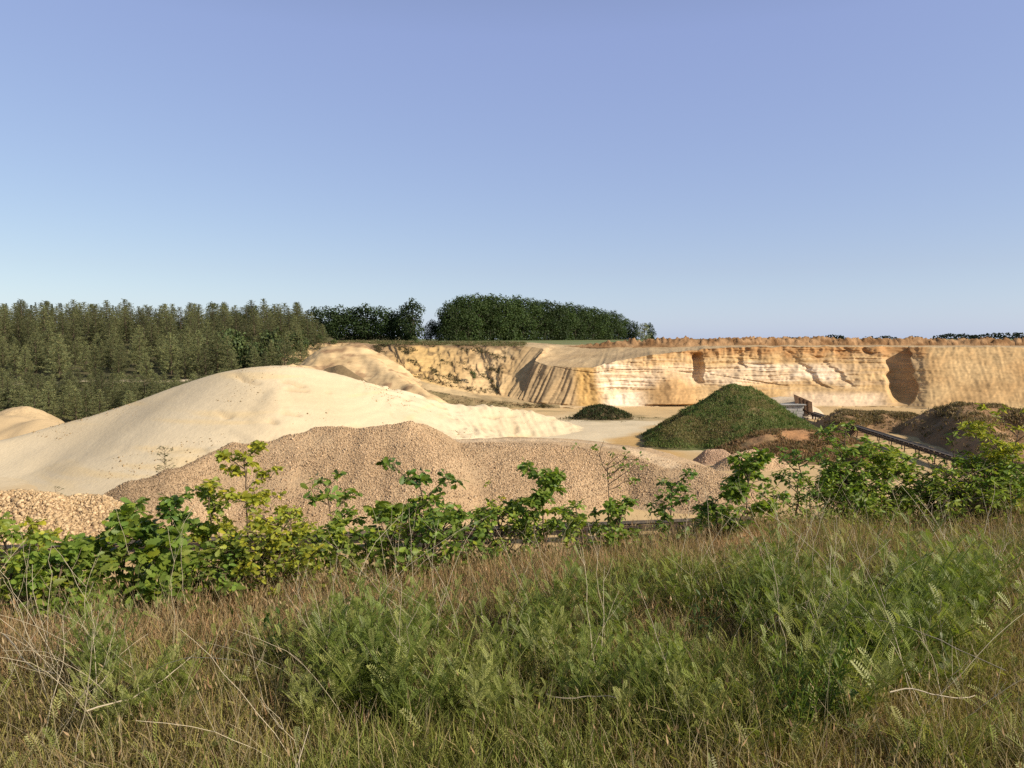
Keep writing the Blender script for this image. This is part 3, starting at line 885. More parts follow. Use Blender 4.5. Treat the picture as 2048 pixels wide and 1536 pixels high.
# road and its bank in front of the toe, pit side
rows = []; rc = []
for k, tt in enumerate(np.linspace(0, 1, 12)):
    p = footI * (1 - tt) + edgeI * tt
    p = p + np.stack([0 * SV, -.4 * fbm(SV / 3, tt * 3, 0, 3, seed=131), .15 * fbm(SV / 2, tt * 4, 0, 3, seed=132)], 1) * (0 < tt < 1)
    rows.append(p); rc.append(mixc((0.33, .235, .13), (0.22, .17, .085), .5 + .8 * fbm(SV / 3, tt * 2, 0, 3, seed=133)))
for tt in np.linspace(0, 1, 7)[1:-1]:
    rows.append(edgeI * (1 - tt) + toeI * tt + np.stack([0 * SV, 0 * SV, .12 * fbm(SV / 2.5, tt * 3, 0, 3, seed=134)], 1)); rc.append(mixc((0.56, .41, .23), (0.36, .26, .14), .5 + .8 * fbm(SV / 5, tt, 0, 3, seed=135)))
pre_v = np.stack(rows, 1); pre_c = np.stack(rc, 1)
m_ = (PXg[:, :1] > 1120)[..., None]
pre_c = np.where(m_, np.array((0.58, .42, .24)), pre_c)
V = np.concatenate([pre_v, face_v], 1); C = np.concatenate([pre_c, face_c], 1)
nr = V.shape[1]
FA = grid_faces(nc, nr)
tag(link("quarry_face", mesh_np("quarry_face", V.reshape(-1, 3), FA, M_CLIFF, C.reshape(-1, 3))), kind="structure")

# ------------------------------------------------------------------ upper ground behind the rim, out to the horizon
r0 = face_v[:, -1, :]
farA = np.stack([np.interp(pxI[:, 0], [560, 2450], [-110, 330]), np.full(nc, 330.0), np.full(nc, EYE + 0.8)], 1)
farB = farA * np.array([2.6, 2.4, 1]); farB[:, 2] = EYE + 3.6
farC = farA * np.array([26, 24, 1]); farC[:, 2] = EYE + 12
rows, cc_ = [], []
for tt in np.linspace(0, 1, 26):
    p = r0 * (1 - tt) + backI * tt
    p[:, 2] += (.12 * fbm(p[:, 0] / 3, p[:, 1] / 3, 0, 3, seed=141) + .05 * fbm(p[:, 0] / .9, p[:, 1] / .9, 0, 2, seed=140)) * (0 < tt)
    rows.append(p)
    tr = fbm(p[:, 0] / 6, p[:, 1] / 6, 0, 3, seed=142)
    bench = mixc((0.52, .38, .22), (0.44, .31, .17), .5 + .6 * tr)
    streak = sst(.15, .5, noise((p[:, 0] * .8 - p[:, 1] * .35) * 1.1, p[:, 1] / 14, 0, 143))
    bench = mixc(bench, (0.36, .255, .15), .55 * streak)
    green = mixc((0.20, .18, .075), (0.38, .29, .15), .5 + .9 * fbm(p[:, 0] / 4, p[:, 1] / 2, 0, 3, seed=144))
    q = 1 - sst(1015, 1045, pxI[:, 0])
    cc_.append(mixc(bench, green, q * sst(.0, .12, tt + 0 * tr)))
for pa, pb, n in ((backI, farA, 8), (farA, farB, 4), (farB, farC, 4)):
    for tt in np.linspace(0, 1, n + 1)[1:]:
        p = pa * (1 - tt) + pb * tt
        rows.append(p)
        cc_.append(mixc((0.16, .19, .075), (0.22, .21, .10), .5 + .6 * fbm(p[:, 0] / 30, p[:, 1] / 30, 0, 3, seed=145)))
V = np.stack(rows, 1); C = np.stack(cc_, 1)
sk = 3
sel = np.unique(np.concatenate([np.arange(0, nc, 1)]))
tag(link("ground", mesh_np("ground", V.reshape(-1, 3), grid_faces(nc, V.shape[1]), M_SOIL, C.reshape(-1, 3))), kind="structure")

# rough orange bank of overburden along the top
bp = [R(1120, 690, 193, .3), R(1180, 686, 191, .4), R(1260, 681.5, 189, .5), R(1350, 677.5, 187, .6), R(1500, 676.5, 186, .7), R(1700, 677, 186, .7), R(1860, 678, 184, .7), R(2048, 679, 181, .7), R(2450, 681, 174, .7)]
berm = Heap([(bp, .75)], res=.32, nblur=1, foot=.3, floor=EYE - .75, noise_f=lambda X, Y, Z: .30 * fbm(X / 2.6, Y / 2.0, 0, 4, seed=151, gain=.8) + .55 * np.abs(fbm(X / .7, Y / 1.2, 0, 3, seed=152)) - .15)
t_berm = thing("soil_bank", "long rough bank of orange soil along the top of the cliff", "soil bank")
link("bank_soil", berm.mesh("bank_soil", M_SOIL, lambda x, y, z: mixc((0.42, .25, .125), (0.22, .115, .05), .5 + .9 * fbm(x / 2.4, y / 2.4, z, 4, seed=153))), t_berm)

# ------------------------------------------------------------------ wooded hillside on the left
def hill_z(x, y):
    t_ = np.clip((y - 122) / 105, 0, 1)
    z = EYE - 13 + 14.3 * t_ ** 1.1 + .012 * np.clip(y - 227, 0, 300)
    xb = np.interp(y, [100, 150, 185, 230, 400], [-22, -38, -40, -48, -80])
    side = 1 - sst(-9, 6, x - xb)
    z = z * side + (EYE - 15) * (1 - side)
    return z + .3 * fbm(x / 7, y / 7, 0, 3, seed=161)


xs = np.arange(-420, 0, 2.0); ys = np.concatenate([np.arange(112, 240, 1.5), np.arange(240, 700, 10)])
X, Y = np.meshgrid(xs, ys); Z = hill_z(X, Y)
x, y, z = X.ravel(), Y.ravel(), Z.ravel()
c = mixc((0.06, .06, .03), (0.11, .095, .05), .5 + .8 * fbm(x / 5, y / 5, 0, 3, seed=162))
ty = 161 + .05 * (x + 90) + 1.2 * noise(x / 9, 0, 0, 163)
c = mixc(c, (0.66, .54, .38), (1 - sst(.5, 1.5, np.abs(y - ty))) * sst(-.45, .1, fbm(x / 3, 0, 0, 3, seed=164)))
tag(link("hillside", mesh_np("hillside", np.stack([x, y, z], 1), grid_faces(*X.shape), M_SOIL, c)), kind="structure")

# ------------------------------------------------------------------ grass bank the picture is taken from
def crest_y(x):
    return 5.55 + .41 * x + .15 * np.sin(x * 1.3)


def bank_z(x, y):
    dc = crest_y(x) - y
    drop = np.where(dc < 0, .62 * (np.sqrt(dc * dc + .16) - .4), 0)
    z = -drop + .06 * fbm(x / 1.2, y / 1.2, 0, 3, seed=171) + .012 * fbm(x / .15, y / .15, 0, 2, seed=172) - .03 * np.clip(dc, 0, 6) * 0
    return np.maximum(z, FLOOR - .6 - .02 * y)


xs = np.concatenate([np.arange(-60, -9, 1.5), np.arange(-9, 12, .07), np.arange(12, 60, 1.5)]); ys = np.concatenate([np.arange(-6, 1.5, .5), np.arange(1.5, 13, .07), np.arange(13, 46, .8)])
X, Y = np.meshgrid(xs, ys)
Z = bank_z(X, Y)
x, y, z = X.ravel(), Y.ravel(), Z.ravel()
c = mixc((0.075, .058, .034), (0.15, .105, .058), .5 + .9 * fbm(x / .5, y / .5, 0, 3, seed=173))
for (px, D, r_) in ((430, 4.75, .22), (215, 4.6, .12), (765, 5.2, .14), (640, 5.0, .1), (1760, 2.9, .28), (1500, 6.2, .2)):
    p = PZ(px, D, 0.0)
    g = np.exp(-(((x - p[0]) / (1.7 * r_)) ** 2 + ((y - p[1]) / r_) ** 2) ** 2)
    c = mixc(c, (0.50, .27, .14), g)
tag(link("bank", mesh_np("bank", np.stack([x, y, z], 1), grid_faces(*X.shape), M_BANK, c)), kind="structure")
# ================================================================== MACHINERY
def conveyor(name, label, a, b, step, width=1.0, height=0.95, group=None):
    a, b = np.asarray(a, float), np.asarray(b, float)
    d = b - a; Lg = np.hypot(d[0], d[1]); d /= np.linalg.norm(d)
    sd = np.array([d[1], -d[0], 0]); sd /= np.linalg.norm(sd)
    up = np.array([0, 0, 1.0])
    t = thing(name, label, "conveyor", group=group)
    # belt: trough of three facets with its return strand underneath
    m = MB()
    n = max(2, int(Lg / 2)); pts = [a + (b - a) * k / n for k in range(n + 1)]
    prof = [(-.5, .12), (-.24, 0), (.24, 0), (.5, .12)]
    v = np.array([[p + sd * w * width + up * (height + h) for (w, h) in prof] for p in pts]).reshape(-1, 3)
    f = grid_faces(n + 1, 4)
    m.add(v, f); m.add(v - up * .025, f[:, ::-1])
    m.bar(a + up * (height - .34), b + up * (height - .34), width * .84, .03)
    link("belt", m.mesh("belt", M_RUBBER), t)
    for s in (-1, 1):
        m = MB()
        o = sd * s * (width * .5 + .06)
        m.bar(a + o + up * (height - .06), b + o + up * (height - .06), .07, .17)
        m.bar(a + o + up * (height - .36), b + o + up * (height - .36), .05, .06)
        link("side_rail", m.mesh("side_rail", M_STEEL), t)
    k = 0; x = .4
    while x < Lg - .2:
        p = a + d * x
        m = MB()
        for s in (-1, 1):
            o = sd * s * (width * .5 + .05)
            m.bar(p + o * 1.15 - up * .25, p + o + up * (height - .1), .09, .09, up=d)
            m.bar(p + o * 1.2 - up * .05 - d * .16, p + o * 1.2 - up * .05 + d * .16, .14, .08)
        m.bar(p - sd * (width * .5) + up * (height * .45), p + sd * (width * .5) + up * (height * .45), .07, .07)
        link("trestle", m.mesh("trestle", M_STEEL), t)
        x += step; k += 1
    for x in np.arange(.9, Lg, 1.35):
        if k > 95: break
        k += 1
        p = a + d * x + up * (height - .05)
        m = MB()
        m.tube([p - sd * .24, p + sd * .24], [.055, .055], 7)
        m.tube([p + sd * .25, p + sd * .5 + up * .115], [.055, .055], 7); m.tube([p - sd * .25, p - sd * .5 + up * .115], [.055, .055], 7)
        link("roller", m.mesh("roller", M_RUST), t)
    return t


ca, cb = PZ(1622, 131, FLOOR), PZ(1965, 74, FLOOR)
conveyor("belt_conveyor", "long dark belt conveyor running down from the feed hopper past the earth mounds", ca, cb, 4.0, 1.05, 1.15)
conveyor("belt_conveyor", "dark belt conveyor crossing the pit floor just behind the oak saplings", PZ(-260, 43.5, FLOOR), PZ(1510, 52.3, FLOOR), 3.2, .9, .95)

# feed hopper at the head of the conveyor
hp = PZ(1604, 130.5, FLOOR)
t = thing("feed_hopper", "feed hopper of rusty plates set behind a pale concrete block wall", "hopper")
cb_ = MB()
m_conc, ntc, outc = new_mat("concrete_block")
tcn = N(ntc, 'ShaderNodeTexCoord'); mpn = N(ntc, 'ShaderNodeMapping'); mpn.inputs['Rotation'].default_value = (math.pi / 2, 0, 0)
brn = N(ntc, 'ShaderNodeTexBrick', Scale=1.0); brn.inputs['Brick Width'].default_value = .9; brn.inputs['Row Height'].default_value = .45; brn.inputs['Mortar Size'].default_value = .02
brn.inputs['Color1'].default_value = (.42, .40, .37, 1); brn.inputs['Color2'].default_value = (.34, .33, .31, 1); brn.inputs['Mortar'].default_value = (.2, .19, .17, 1)
bsn = N(ntc, 'ShaderNodeBsdfPrincipled', Roughness=.9)
ntc.links.new(tcn.outputs['Object'], mpn.inputs[0]); ntc.links.new(mpn.outputs[0], brn.inputs['Vector']); ntc.links.new(brn.outputs[0], bsn.inputs['Base Color']); ntc.links.new(bsn.outputs[0], outc.inputs[0])
for k in range(5):
    for j in range(4):
        w_ = .86
        cb_.box((hp[0] - 3.2 + j * .9 + (.0 if k % 2 else .2), hp[1] + .02 * ((k + j) % 3), FLOOR + .24 + k * .47), (w_, .8, .45))
link("block_wall", cb_.mesh("block_wall", m_conc), t)
m = MB(); m.box((hp[0] - 1.8, hp[1] + .2, FLOOR + 2.52), (4.4, 1.9, .14)); link("wall_slab", m.mesh("wall_slab", m_conc), t)
m = MB()   # sloping side plate, outlined as in the picture
A_, B_, C_, D_ = P(1594, 791, 131), P(1624, 804, 131), P(1626, 829, 131), P(1597, 812, 131)
q = [A_, B_, C_, D_]
off = np.array([.02, .12, 0])
m.add([*q, *[p + off for p in q]], [[0, 1, 2, 3], [7, 6, 5, 4], [0, 4, 5, 1], [1, 5, 6, 2], [2, 6, 7, 3], [3, 7, 4, 0]])
for fx in (.25, .5, .75):
    m.bar(A_ + (B_ - A_) * fx - off, D_ + (C_ - D_) * fx - off, .1, .1, up=(0, 1, 0))
link("side_plate", m.mesh("side_plate", M_RUST), t)
m = MB()
q = [p + np.array([.6, 3.2, 0]) for p in q]
m.add([*q, *[p + off for p in q]], [[0, 1, 2, 3], [7, 6, 5, 4], [0, 4, 5, 1], [1, 5, 6, 2], [2, 6, 7, 3], [3, 7, 4, 0]])
link("side_plate", m.mesh("side_plate", M_RUST), t)
m = MB()
m.frame((D_ + C_) / 2 + np.array([.3, 1.7, .2]), (C_ - D_) / 2 * .98, (0.2, 1.45, 0), (0, 0, .06))
link("chute_floor", m.mesh("chute_floor", M_RUST), t)
for p in (C_ + [0, .1, 0], C_ + [.6, 3.2, 0], D_ + [.2, .1, 0], D_ + [.8, 3.2, 0]):
    m = MB(); m.bar((p[0], p[1], FLOOR - .4), p, .22, .22, up=(0, 1, 0))
    link("leg", m.mesh("leg", M_STEEL), t)
# sandy fill behind the block wall
fill = Heap([([R(1520, 796, 139, 1.5), R(1560, 795, 138, 1.5), R(1592, 797, 136, 1)], .75)], res=.35, nblur=2, foot=.3, noise_f=lambda X, Y, Z: .15 * fbm(X / 1.5, Y / 1.5, 0, 3, seed=181))
t = thing("sand_heap", "pale sand fill banked up behind the concrete block wall", "sand heap")
link("sand_slope", fill.mesh("sand_slope", M_SAND, (.58, .46, .33)), t)

# ================================================================== TREES
blob = None


def pine_mesh(h, seed, wide=.27, bare=.05, dark=1.0, spruce=False):
    r = np.random.default_rng(seed)
    tr = MB()
    lean = r.normal(0, .015, 2)
    zs = np.linspace(-.4, h, 7)
    tr.tube(np.stack([lean[0] * zs * zs / h, lean[1] * zs * zs / h, zs], 1), np.interp(zs, [-.4, h], [.018 * h + .02, .012]), 5)
    trunk_b = tr
    pos, dirs, size, cl = [], [], [], []
    nwh = int(11 + h * .9)
    for w_ in np.linspace(bare, .985, nwh):
        z = w_ * h
        rad = wide * h * ((1 - w_) ** (.85 if spruce else .68)) * r.uniform(.75, 1.15) + .025 * h * (not spruce)
        if not spruce: rad *= min(1, .45 + w_ * 3.2)
        nb = r.integers(5, 8) if w_ < .9 else 4
        a0 = r.uniform(0, 6.28)
        for k in range(nb):
            a = a0 + 6.28 * k / nb + r.normal(0, .25)
            L_ = rad * r.uniform(.65, 1.15)
            rise = (r.uniform(-.05, .35) if not spruce else r.uniform(-.35, .0)) + .7 * max(0, w_ - .75)
            dv = np.array([math.cos(a), math.sin(a), rise]); dv /= np.linalg.norm(dv)
            o = np.array([lean[0] * z * z / h, lean[1] * z * z / h, z])
            trunk_b.tube([o, o + dv * L_ * .85], [.006 * h * (1.1 - w_) + .006, .004], 3)
            nt_ = max(3, int(L_ / .26))
            for s in np.linspace(.28, 1, nt_):
                q = o + dv * L_ * s + np.array([0, 0, .10 * L_ * s * s * (1 if not spruce else -.6)])
                for _ in range(5):
                    dd = dv * .75 + r.normal(0, .5, 3) + np.array([0, 0, .35 if not spruce else .05])
                    pos.append(q + r.normal(0, .06, 3)); dirs.append(dd); size.append(r.uniform(.24, .42) * (1 - .3 * w_))
                    cl.append(r.uniform(.65, 1.25))
    # candle shoots
    for _ in range(16):
        pos.append(np.array([lean[0] * h, lean[1] * h, h * r.uniform(.90, .97)]) + r.normal(0, .07, 3)); dirs.append(np.array([r.normal(0, .25), r.normal(0, .25), 1])); size.append(.45); cl.append(1.25)
    pos, dirs, size, cl = map(np.array, (pos, dirs, size, cl))
    # a tuft = 3 narrow needle sprays fanning out
    tv = np.array([(0, -.07, 0), (1, -.03, 0), (1, .03, .03), (0, .07, 0), (.1, 0, -.05), (.85, .34, .06), (.81, .39, .06), (0, .05, .04), (.1, 0, -.05), (.85, -.34, -.06), (.81, -.39, -.06), (0, -.05, .04)])
    tf = [np.array([[0, 1, 2, 3], [4, 5, 6, 7], [8, 9, 10, 11]])]
    v, f = place(tv, tf, pos, dirs, rvec(len(pos), r), size)
    base = np.array((0.185, 0.185, 0.090)) * dark if not spruce else np.array((0.045, .06, .034)) * dark
    tone = mixc(base * np.array([1.10, 1.0, .85]), base * np.array([.85, 1.02, .95]), r.uniform(0, 1, len(pos)))
    c = np.repeat(tone * cl[:, None], len(tv), 0)
    return trunk_b.mesh("trunk", M_BARK, True, (0.10, .075, .05)), mesh_np("crown", v, f, M_NEEDLE, c, True)


def broad_mesh(h, w, seed, leaf=.42, n=2300, col=(.035, .055, .016), low=.06, lobes=26, gap=.0, up=.5):
    """tree with a crown of many leaf sprays gathered in clumps on limbs"""
    r = np.random.default_rng(seed)
    tr = MB()
    zs = np.linspace(-.4, h * .86, 8)
    wob = np.cumsum(r.normal(0, .05 * h / 8, (8, 2)), 0) * np.linspace(0, 1, 8)[:, None]
    tr.tube(np.stack([wob[:, 0], wob[:, 1], zs], 1), np.interp(zs, [-.4, h], [.024 * h, .01]), 6)
    cs, rs = [], []
    for k in range(lobes):
        zz = h * (low + (1 - low) * r.uniform(.05, .93))
        frac = (zz / h - low) / (1 - low)
        prof = (math.sin(min(1, frac * 1.0 + .10) * math.pi * .93) ** .55) if frac < .98 else .2
        a = r.uniform(0, 6.28); rr = .5 * w * prof * math.sqrt(r.uniform(.25, 1)) * .78
        cs.append((rr * math.cos(a), rr * math.sin(a), zz)); rs.append(r.uniform(.13, .24) * w * (.75 + .5 * prof))
        if k % 2 == 0:
            i = min(7, int(np.clip(frac * 7 - 1.5, 1, 6)))
            tr.tube([np.array([wob[i, 0], wob[i, 1], zs[i]]), np.array(cs[-1])], [.008 * h, .02], 4)
    cs.append((wob[-1, 0], wob[-1, 1], h * .93)); rs.append(.16 * w)
    cs, rs = np.array(cs), np.array(rs)
    nk = np.maximum(10, (n * rs ** 2 / (rs ** 2).sum()).astype(int))
    idx = np.repeat(np.arange(len(cs)), nk)
    dv = rvec(len(idx), r)
    rad = rs[idx] * r.uniform(.45, 1.08, len(idx)) ** .7
    pos = cs[idx] + dv * rad[:, None] * np.array([1, 1, .8])
    pos[:, 2] = np.maximum(pos[:, 2], .15)
    nrm = dv + r.normal(0, .55, dv.shape) + np.array([0, 0, up])
    dirs = np.cross(nrm, rvec(len(idx), r))
    tv = np.array([(-.5, -.18, 0), (-.1, -.42, .05), (.5, -.1, -.03), (.32, .2, .02), (.05, .45, -.06), (-.4, .22, .04)])
    tf = [np.array([[0, 1, 2, 3], [0, 3, 4, 5]])]
    sz = leaf * r.uniform(.6, 1.35, len(idx))
    v, f = place(tv, tf, pos, dirs, nrm, sz)
    tone = np.array(col) * (r.uniform(.7, 1.35, len(cs))[idx] * r.uniform(.75, 1.25, len(idx)))[:, None]
    tone = tone * mixc((1.1, 1.0, .8), (.92, 1.02, 1.1), r.uniform(0, 1, len(idx)))
    return tr.mesh("trunk", M_BARK, True, (.11, .09, .07)), mesh_np("crown", v, f, M_CROWN, np.repeat(tone, len(tv), 0), False)


def tree_kind(name, cat, meshes):
    """first instances kept aside; each call plants a copy"""
    def plant(k, loc, rz, sc, label, group):
        tm, cm = meshes[k % len(meshes)]
        t = thing(name, label, cat, loc, rz, group)
        t.scale = sc
        link("trunk", tm, t); link("crown", cm, t)
        return t
    return plant


pines = tree_kind("pine_tree", "pine", [pine_mesh(7.0, 200 + k, wide=.31 + .03 * (k % 3), dark=(1.08, .9, 1.2, .78)[k % 4]) for k in range(9)])
tallp = tree_kind("pine_tree", "pine", [pine_mesh(10.5, 230 + k, wide=.27 + .02 * (k % 3), bare=.08, dark=(.86, .68, 1.0)[k % 3]) for k in range(6)])
spruces = tree_kind("spruce_tree", "spruce", [pine_mesh(12, 250 + k, wide=.17, bare=.1, spruce=True) for k in range(4)])
r = np.random.default_rng(77)
G_low = "young pines on the slope below the pale sandy track"; G_mid = "pines on the slope above the pale sandy track"; G_top = "taller dark pines high on the wooded slope"; G_sky = "spruces on the skyline behind the pines"
cand = []


def scatter_slope(y0, y1, gap, px0, px1, ntry, seed):
    r = np.random.default_rng(seed)
    acc = []
    for _ in range(ntry):
        y = r.uniform(y0, y1); px = r.uniform(px0, px1)
        x = (px - 1024) / F * y
        xb = np.interp(y, [100, 150, 185, 230, 400], [-22, -38, -40, -48, -80]) - 4
        if x > xb: continue
        if all((x - a) ** 2 + (y - b) ** 2 > gap * gap for a, b in acc):
            acc.append((x, y))
    return acc


npine = 0
for (x, y) in scatter_slope(123, 156, 3.1, -110, 470, 3000, 1):
    px = 1024 + F * x / y
    ty = 161 + .05 * (x + 90)
    h = r.uniform(3.2, 6.2) * (1 - .34 * sst(140, 153, y))
    if px < 60 and y < 128: continue
    if y > 150 and r.uniform() < .45: continue
    pines(int(r.integers(9)), (x, y, hill_z(x, y)), r.uniform(0, 6.28), (h / 7 * 1.15, h / 7 * 1.15, h / 7), "young olive green pine in the thicket below the pale sandy track", G_low); npine += 1
for (x, y) in scatter_slope(162.5, 190, 4.7, -110, 660, 3000, 2):
    px = 1024 + F * x / y
    h = r.uniform(5.2, 9.6) * (1 - .25 * sst(560, 660, px))
    pines(int(r.integers(9)), (x, y, hill_z(x, y)), r.uniform(0, 6.28), (h / 7, h / 7, h / 7), "olive green pine in the stand just above the pale sandy track", G_mid); npine += 1
for (x, y) in scatter_slope(193, 226, 5.6, -110, 650, 3000, 3):
    px = 1024 + F * x / y
    h = r.uniform(8.5, 11.5) * (1 - .25 * sst(520, 640, px))
    tallp(int(r.integers(6)), (x, y, hill_z(x, y)), r.uniform(0, 6.28), (h / 10.5 * 1.15, h / 10.5 * 1.15, h / 10.5), "tall dark pine among the upper rows of the wooded slope", G_top); npine += 1
for (x, y) in scatter_slope(228, 262, 6.5, -110, 600, 1800, 4):
    h = r.uniform(9.6, 11.2)
    tallp(int(r.integers(6)), (x, y, hill_z(x, y)), r.uniform(0, 6.28), (h / 10.5 * 1.25, h / 10.5 * 1.25, h / 10.5), "tall dark pine along the top of the wooded slope", "pines along the top of the wooded slope"); npine += 1
ns = 0
for (x, y) in scatter_slope(290, 345, 7.0, -110, 430, 500, 5):
    px = 1024 + F * x / y
    h = r.uniform(11, 14.5) - 3.0 * sst(0, 420, px)
    spruces(int(r.integers(4)), (x, y, hill_z(x, y)), r.uniform(0, 6.28), (h / 12, h / 12, h / 12), "dark spruce on the skyline behind the pine slope", G_sky); ns += 1
print("pines", npine, "spruces", ns)

beech = tree_kind("beech_tree", "tree", [broad_mesh(17, 13, 300 + k, leaf=.55, n=4600, low=.02, lobes=44, col=(.04, .062, .018)) for k in range(5)])
oaks = tree_kind("oak_tree", "tree", [broad_mesh(12, 11, 320 + k, leaf=.5, n=3200, low=.03, lobes=30, col=(.032, .052, .017)) for k in range(4)])
light = tree_kind("birch_tree", "birch", [broad_mesh(14, 8, 340 + k, leaf=.42, n=1700, low=.15, lobes=30, col=(.075, .095, .035)) for k in range(2)])
pale = tree_kind("flowering_tree", "tree", [broad_mesh(10, 9, 350, leaf=.5, n=1300, low=.05, lobes=22, col=(.20, .22, .13))])
bushk = tree_kind("bush", "bush", [broad_mesh(2.4, 3.4, 360 + k, leaf=.22, n=900, low=.0, lobes=16, col=(.085, .11, .04)) for k in range(2)])


def at(px, D, base_py=None, z=None):
    p = P(px, base_py, D) if z is None else PZ(px, D, z)
    return tuple(p)


def by_height(plant, k, px, top_py, D, z, h0, wfac, label, group, seed=0):
    p = PZ(px, D, z)
    h = P(px, top_py, D)[2] - z
    return plant(k, tuple(p), (k * 2.1 + seed) % 6.28, (h / h0 * wfac, h / h0 * wfac, h / h0), label, group)


# long beech row running away from the viewer
row = [(893, 605, 296), (912, 596, 300), (936, 591, 306), (958, 589, 314), (980, 590, 322), (1002, 592, 331), (1024, 594, 340), (1046, 597, 350), (1068, 599, 360), (1090, 602, 372), (1110, 605, 384), (1130, 608, 396), (1150, 611, 410), (1168, 613, 424),
       (1186, 616, 440), (1203, 620, 456), (1220, 624, 472), (1236, 629, 488), (1250, 637, 505)]
for i, (px, ty, D) in enumerate(row):
    lab = "dark beech with its trunk showing, left end of the long row on the rim" if i == 0 else ("lower beech closing the far right end of the long row" if i == len(row) - 1 else "dark green beech inside the long dense row beyond the pit edge")
    by_height(beech, i, px, ty - 2, D, EYE + .7, 17, 1.0 if i else .8, lab, "beeches in the long row beyond the pit edge", .4 * i)
for i, (px, ty, D) in enumerate([(920, 600, 312), (950, 598, 322), (985, 598, 338), (1030, 600, 356), (1075, 605, 378), (1120, 612, 402), (1160, 617, 432), (1200, 626, 470)]):
    by_height(beech, i + 2, px, ty, D, EYE + .7, 17, 1.05, "dark green beech inside the long dense row beyond the pit edge", "beeches in the long row beyond the pit edge", 2 + i)
row2 = [(606, 640, 290), (632, 618, 292), (655, 614, 296), (682, 613, 300), (708, 617, 300), (735, 612, 298), (762, 614, 298), (786, 625, 300)]
for i, (px, ty, D) in enumerate(row2):
    by_height(oaks, i, px, ty - 1, D, EYE + .7, 12, 1.08, "dark round-topped oak in the lower row between the pines and the gap", "oaks in the lower dark row beyond the pit edge", i)
by_height(oaks, 1, 826, 601, 292, EYE + .7, 12, .85, "tallest dark oak, standing out above the lower row before the gap", None, 1)
by_height(oaks, 2, 805, 612, 296, EYE + .7, 12, .8, "dark oak leaning against the tallest one of the lower row", None, 3)
by_height(oaks, 3, 862, 640, 300, EYE + .7, 12, 1.0, "small dark oak filling the gap before the long beech row", None, 5)
by_height(oaks, 0, 882, 650, 310, EYE + .7, 12, 1.0, "lowest dark tree in the gap beside the long beech row", None, 6)
by_height(pale, 0, 1288, 646, 480, EYE + .4, 10, .95, "small pale blossoming tree alone right of the beech row", None, 0)
by_height(oaks, 2, 1266, 642, 500, EYE + .4, 12, .7, "narrow dark tree between the beech row and the pale tree", None, 2)
by_height(oaks, 1, 1299, 647, 490, EYE + .4, 12, .7, "dark green tree at the right side of the pale tree", None, 4)
by_height(light, 0, 425, 603, 232, hill_z(np.array(-90.), np.array(232.)), 14, .85, "tall pale green birch standing above the pine slope", None, 0)
by_height(light, 1, 447, 606, 236, hill_z(np.array(-88.), np.array(236.)), 14, .85, "second pale birch just right of the tallest one", None, 2)
for i, (px, ty, D, lab) in enumerate([(500, 613, 250, "dark rounded oak rising right of the two birches"), (545, 620, 248, "dark oak in the middle of the gap between birches and oak row"), (580, 626, 246, "dark oak next to the end of the pine slope"),
                                      (470, 622, 244, "dark oak close behind the pale birches")]):
    by_height(oaks, i, px, ty, D, hill_z(np.array((px - 1024) / F * D), np.array(float(D))), 12, .9, lab, None, i)
for i, (px, ty, D, lab) in enumerate([(548, 668, 176, "bright green broadleaf bush among the pines near the sand crest"), (520, 690, 172, "dark green broadleaf bush just above the sand crest"), (600, 672, 182, "dull green bush at the right end of the pines"),
                                      (470, 665, 178, "green broadleaf bush deep in the pine stand")]):
    by_height(bushk, i, px, ty, D, hill_z(np.array((px - 1024) / F * D), np.array(float(D))), 2.4, .75, lab, None, i)
for i, (px, by, D, hgt, lab) in enumerate([(830, 684, 190, 1.5, "bright green bush on the rim above the old quarry slope"), (668, 687, 186, 1.2, "olive bush on the rim next to the pines"), (940, 682, 205, 1.0, "small pale bush at the foot of the long beech row"),
                                           (640, 682, 188, 1.6, "dark low bush at the corner of the rim and the pines")]):
    p = P(px, by, D); bushk(i, (p[0], p[1], p[2] - .2), i, (hgt / 2.4, hgt / 2.4, hgt / 2.4), lab, None)
p = P(945, 753, 165); bushk(0, (p[0], p[1] + .3, p[2] - .4), 0, (.55, .55, .6), "small dark bush alone on the old quarry slope", None)

# far woods on the horizon to the right: one mass
r = np.random.default_rng(5)
pos = []
for (p0, p1, ty, D) in ((1640, 1690, 669.5, 1500), (1720, 1750, 673.5, 1550), (1752, 1792, 672, 1500), (1815, 1845, 672.5, 1500), (1868, 1950, 668.5, 1300), (1940, 2120, 666.5, 1250), (2100, 2400, 665, 1250), (1550, 1640, 675, 1600)):
    for px in np.arange(p0, p1, 2.4):
        e = min(px - p0, p1 - px) / max(8, (p1 - p0) * .25); top = P(px, ty + 5 * max(0, 1 - e) + r.normal(0, .7), D)[2]
        for k in range(26):
            zz = r.uniform(-6, top); pos.append(((px - 1024 + r.uniform(-2, 2)) / F * D, D + r.uniform(-8, 8), zz))
pos = np.array(pos)
tv = np.array([(-.5, -.18, 0), (-.1, -.42, .05), (.5, -.1, -.03), (.32, .2, .02), (.05, .45, -.06), (-.4, .22, .04)])
v, f = place(tv, [np.array([[0, 1, 2, 3], [0, 3, 4, 5]])], pos, rvec(len(pos), r), rvec(len(pos), r), r.uniform(2.2, 4.5, len(pos)))
o = link("distant_woods", mesh_np("distant_woods", v, f, M_CROWN, np.repeat(np.array((.035, .05, .035)) * r.uniform(.7, 1.3, (len(pos), 1)), 6, 0), False)); tag(o, kind="stuff")


